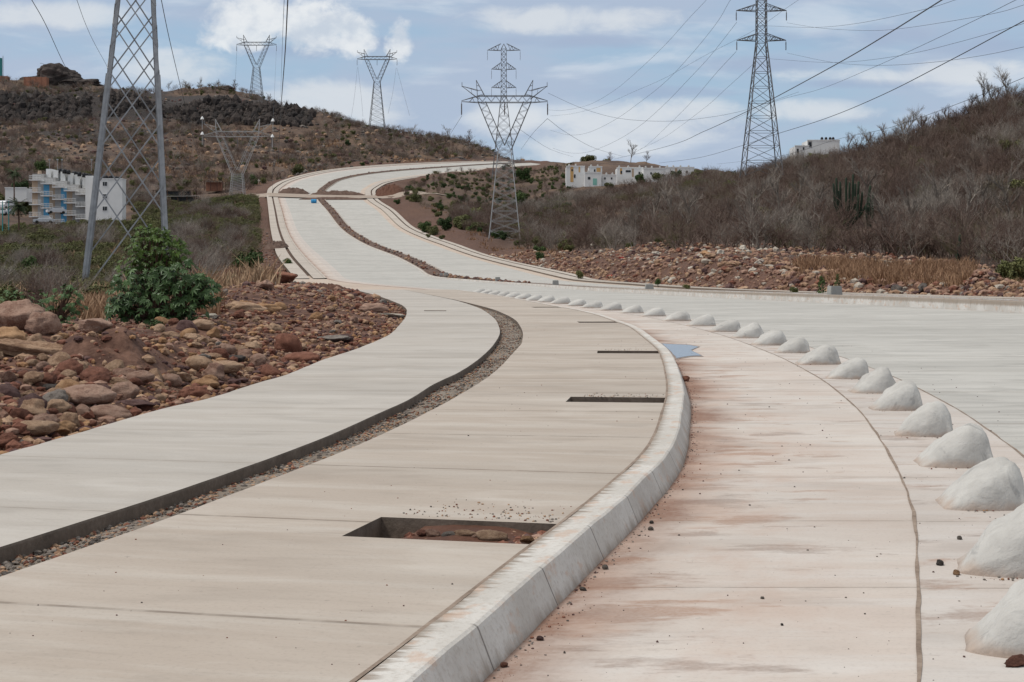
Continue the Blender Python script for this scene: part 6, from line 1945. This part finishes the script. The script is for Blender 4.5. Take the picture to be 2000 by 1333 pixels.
# blue barrel on the far road and the debris beside it
c = at(613, 391, 430); e = empty('water_drum', (c.x, 430, float(zroad(np.array(c.x), np.array(430.0))) + .02), 'bright blue drum lying on the road just before the dirt crossing', 'drum')
m = MB()
m.tube([(-.75, 0, .55), (-.7, 0, .55), (.7, 0, .55), (.75, 0, .55)], [.45, .55, .55, .45], 14); m.build('body', M['tarp_blue'], e)
m = MB()
for x in (-.35, .35): m.tube([(x - .05, 0, .55), (x + .05, 0, .55)], [.585, .585], 14)
m.build('hoop', M['bluewall'], e)
# plastic scraps in the trench
for px, py, col, lab in ((738, 829, 'greenwall', 'crumpled green plastic scrap in the gravel trench'), (755, 825, 'red', 'small red plastic scrap in the gravel trench'), (1214, 508, 'red', 'red scrap on the right rubble heap'), (1192, 543, 'red', 'red scrap at the foot of the right rubble')):
    if px < 1000: d, x = gd(px, py, 0.0); z = -.01
    else:
        dd = np.exp(np.linspace(math.log(90), math.log(240), 300)); xx = (px - CX) / F * dd; k = np.where(ground(xx, dd) > CAMZ + (HY - py) / F * dd)[0]
        d = float(dd[k[0]]) if len(k) else 150.; x = (px - CX) / F * d; z = gz(x, d) + .1
    r = (6 if px < 1000 else 7) / F * d; rn = random.Random(px)
    V = [(rn.gauss(0, .5) * r + (i % 4 - 1.5) * r * .6, rn.gauss(0, .3) * r + (i // 4 - 1) * r * .5, abs(rn.gauss(0, .4)) * r) for i in range(12)]
    o = mesh_obj('plastic_scrap', V, [(i + 4 * j, i + 1 + 4 * j, i + 5 + 4 * j, i + 4 + 4 * j) for j in range(2) for i in range(3)], M[col]); o.location = (x, d, z); tag(o, lab, 'litter')

# person on a motorcycle by the crossing
c = on(806, 430); root = empty('motorcycle', c, 'dark motorcycle standing by the dirt crossing on the right', 'motorcycle')
m = MB(); m.tube([(-.6, 0, .62), (-.2, 0, .72), (.25, 0, .85), (.5, 0, .95)], [.12, .17, .2, .1], 8); m.build('body', M['cloth'], root, True)
for x in (-.65, .65):
    m = MB(); N_ = 18; m.tube([(x + .28 * math.cos(2 * math.pi * k / N_), 0, .32 + .28 * math.sin(2 * math.pi * k / N_)) for k in range(N_ + 1)], [.06] * (N_ + 1), 6); m.build('wheel', M['rubber'], root)
m = MB(); m.bar((.65, 0, .32), (.48, 0, 1.05), .06); m.bar((.48, -.35, 1.08), (.48, .35, 1.08), .04); m.build('handlebar', M['steel'], root)
me = bpy.data.meshes.new('person')
J = [((-.15, 0, .92), .16), ((-.12, 0, 1.15), .16), ((-.08, 0, 1.42), .17), ((-.06, 0, 1.56), .07), ((-.04, 0, 1.72), .12),
     ((-.06, .19, 1.42), .07), ((.12, .26, 1.2), .055), ((.42, .26, 1.1), .04), ((-.06, -.19, 1.42), .07), ((.12, -.26, 1.2), .055), ((.42, -.26, 1.1), .04),
     ((-.1, .12, .88), .11), ((.25, .2, .75), .085), ((.12, .2, .32), .06), ((.26, .2, .27), .05), ((-.1, -.12, .88), .11), ((.25, -.2, .75), .085), ((.12, -.2, .32), .06), ((.26, -.2, .27), .05)]
E = [(0, 1), (1, 2), (2, 3), (3, 4), (2, 5), (5, 6), (6, 7), (2, 8), (8, 9), (9, 10), (0, 11), (11, 12), (12, 13), (13, 14), (0, 15), (15, 16), (16, 17), (17, 18)]
me.from_pydata([j[0] for j in J], E, []); me.materials.append(M['cloth'])
po = bpy.data.objects.new('person', me); COL.objects.link(po); po.location = c
mod = po.modifiers.new('skin', 'SKIN')
for i, j in enumerate(J): me.skin_vertices[0].data[i].radius = (j[1], j[1]); me.skin_vertices[0].data[i].use_root = i == 0
po.modifiers.new('sub', 'SUBSURF').levels = 1; po.modifiers['sub'].render_levels = 2
tag(po, 'rider in dark clothes sitting on the motorcycle by the dirt crossing', 'person')

# ------------------------------------------------------------------ sky, sun, camera
SUN_EL, SUN_AZ = math.radians(60), math.radians(-102)     # azimuth measured from +Y towards +X
sd = Vector((math.sin(SUN_AZ) * math.cos(SUN_EL), math.cos(SUN_AZ) * math.cos(SUN_EL), math.sin(SUN_EL)))
w = bpy.data.worlds.new('World'); SC.world = w; w.use_nodes = True
t = w.node_tree; N = t.nodes; Lk = t.links
bg = N['Background']
skyt = N.new('ShaderNodeTexSky'); skyt.sky_type = 'NISHITA'; skyt.sun_disc = False; skyt.sun_elevation = SUN_EL; skyt.sun_rotation = SUN_AZ
skyt.altitude = 100; skyt.air_density = 1.0; skyt.dust_density = 1.2; skyt.ozone_density = 1.2
tc = N.new('ShaderNodeTexCoord')
sep = N.new('ShaderNodeSeparateXYZ'); Lk.new(tc.outputs['Generated'], sep.inputs[0])


def wm(op, a, b=0.0, clamp=False):
    nd = N.new('ShaderNodeMath'); nd.operation = op; nd.use_clamp = clamp
    for i, v in enumerate((a, b)):
        if hasattr(v, 'node'): Lk.new(v, nd.inputs[i])
        else: nd.inputs[i].default_value = v
    return nd.outputs[0]


def wmix(f, a, b):
    nd = N.new('ShaderNodeMix'); nd.data_type = 'RGBA'
    if hasattr(f, 'node'): Lk.new(f, nd.inputs[0])
    else: nd.inputs[0].default_value = f
    for i, v in ((6, a), (7, b)):
        if isinstance(v, tuple): nd.inputs[i].default_value = (*v, 1)
        else: Lk.new(v, nd.inputs[i])
    return nd.outputs[2]


def wnoise(sx, sy, sz, detail=5, rough=.55, off=0.0, dist=0.0):
    mp = N.new('ShaderNodeMapping'); mp.inputs['Scale'].default_value = (sx, sy, sz); mp.inputs['Location'].default_value = (off, off * .3, off * .7)
    Lk.new(tc.outputs['Generated'], mp.inputs[0])
    nd = N.new('ShaderNodeTexNoise'); nd.inputs['Scale'].default_value = 1; nd.inputs['Detail'].default_value = detail; nd.inputs['Roughness'].default_value = rough; nd.inputs['Distortion'].default_value = dist
    Lk.new(mp.outputs[0], nd.inputs['Vector'])
    return nd.outputs['Fac']


def wst(f, a, b):
    nd = N.new('ShaderNodeMapRange'); nd.interpolation_type = 'SMOOTHSTEP'
    Lk.new(f, nd.inputs[0]); nd.inputs[1].default_value = a; nd.inputs[2].default_value = b
    return nd.outputs[0]


K_ = 10.0
cl1 = wnoise(5.5, 5.5, 22, 6, .52, 3.1, .2)
cl2 = wnoise(9, 9, 40, 6, .55, 7.7, .3)
cl3 = wnoise(14, 14, 30, 7, .6, 1.3, .2)
col = skyt.outputs[0]
veil = wmix(.66, col, (.40 * K_, .56 * K_, .74 * K_))
veil = wmix(wm('MULTIPLY', wst(cl1, .38, .60), .85), veil, (.435 * K_, .515 * K_, .655 * K_))
veil = wmix(wm('MULTIPLY', wst(cl2, .50, .70), .75), veil, (.62 * K_, .69 * K_, .78 * K_))
veil = wmix(wm('MULTIPLY', wst(cl3, .58, .74), .35), veil, (.37 * K_, .44 * K_, .58 * K_))
# the one bright cumulus above the left hill, built from directions
def blobm(px, py, rx, ry, soft=.55):
    x0, z0 = (px - CX) / F, (HY - py) / F
    ix = wm('DIVIDE', sep.outputs[0], wm('MAXIMUM', sep.outputs[1], .05)); iz = wm('DIVIDE', sep.outputs[2], wm('MAXIMUM', sep.outputs[1], .05))
    a = wm('POWER', wm('ABSOLUTE', wm('DIVIDE', wm('SUBTRACT', ix, x0), rx / F)), 2.0); b = wm('POWER', wm('ABSOLUTE', wm('DIVIDE', wm('SUBTRACT', iz, z0), ry / F)), 2.0)
    return wm('SUBTRACT', 1.0, wm('ADD', a, b))
edge = wnoise(60, 60, 75, 7, .6, 2.0, .3)
m = blobm(500, 30, 95, 60)
for q in ((620, 50, 115, 62), (460, 70, 70, 40), (690, 80, 50, 40), (780, 82, 30, 45)): m = wm('MAXIMUM', m, blobm(*q))
m = wm('ADD', m, wm('MULTIPLY', wm('SUBTRACT', edge, .5), 2.6))
front = wst(sep.outputs[1], .1, .4)
m2 = blobm(1255, 240, 210, 48)
for q in ((1330, 215, 120, 30), (1600, 215, 130, 26), (640, 215, 170, 55), (985, 235, 80, 38), (1150, 285, 150, 40), (120, 30, 170, 30), (1700, 150, 180, 20), (1120, 40, 220, 30), (1880, 140, 150, 26), (330, 130, 120, 40)): m2 = wm('MAXIMUM', m2, blobm(*q))
m2 = wm('ADD', m2, wm('MULTIPLY', wm('SUBTRACT', wnoise(26, 26, 48, 7, .6, 4.0, .4), .5), 3.0))
veil = wmix(wm('MULTIPLY', wm('MULTIPLY', wst(m2, -.25, 1.0), front), .76), veil, (.72 * K_, .755 * K_, .79 * K_))
m3 = blobm(1750, 72, 260, 26)
for q in ((1150, 82, 280, 16), (1450, 125, 180, 20), (700, 85, 130, 16), (560, 100, 120, 18), (1900, 90, 160, 20), (1320, 180, 160, 14), (1700, 165, 160, 12)): m3 = wm('MAXIMUM', m3, blobm(*q))
m3 = wm('ADD', m3, wm('MULTIPLY', wm('SUBTRACT', wnoise(20, 20, 60, 6, .55, 9.0, .3), .5), 2.4))
veil = wmix(wm('MULTIPLY', wm('MULTIPLY', wst(m3, -.1, 1.2), front), .6), veil, (.36 * K_, .44 * K_, .60 * K_))
cum = wm('MULTIPLY', wst(m, -.15, .75), front)
shade = wst(wnoise(45, 45, 60, 5, .55, 5.0), .35, .65)
veil = wmix(wm('MULTIPLY', cum, .85), veil, wmix(shade, (.60 * K_, .66 * K_, .74 * K_), (.86 * K_, .88 * K_, .89 * K_)))
veil = wmix(wm('MULTIPLY', wst(sep.outputs[2], .2, .5), .9), veil, (.54 * K_, .535 * K_, .52 * K_))     # unseen neutral cloud overhead, added to take the blue out of the skylight
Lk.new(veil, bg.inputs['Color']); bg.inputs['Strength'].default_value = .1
sun = bpy.data.lights.new('sun', 'SUN'); sun.energy = 2.2; sun.angle = math.radians(9); sun.color = (1, .96, .90)
so = bpy.data.objects.new('sun', sun); COL.objects.link(so); so.rotation_euler = (-sd).to_track_quat('-Z', 'Y').to_euler()
cam = bpy.data.cameras.new('camera'); co = bpy.data.objects.new('camera', cam); COL.objects.link(co)
co.location = (0, 0, CAMZ); co.rotation_euler = (math.pi / 2, 0, 0)
cam.lens = 36 * F / 2000; cam.sensor_width = 36; cam.shift_y = -(1333 / 2 - HY) / 2000
cam.clip_start = .1; cam.clip_end = 20000
SC.camera = co
vs = SC.view_settings; vs.view_transform = 'Standard'; vs.look = 'None'; vs.exposure = 0; vs.gamma = 1
SC.cycles.max_bounces = 5; SC.cycles.diffuse_bounces = 3; SC.cycles.glossy_bounces = 2; SC.cycles.transparent_max_bounces = 4
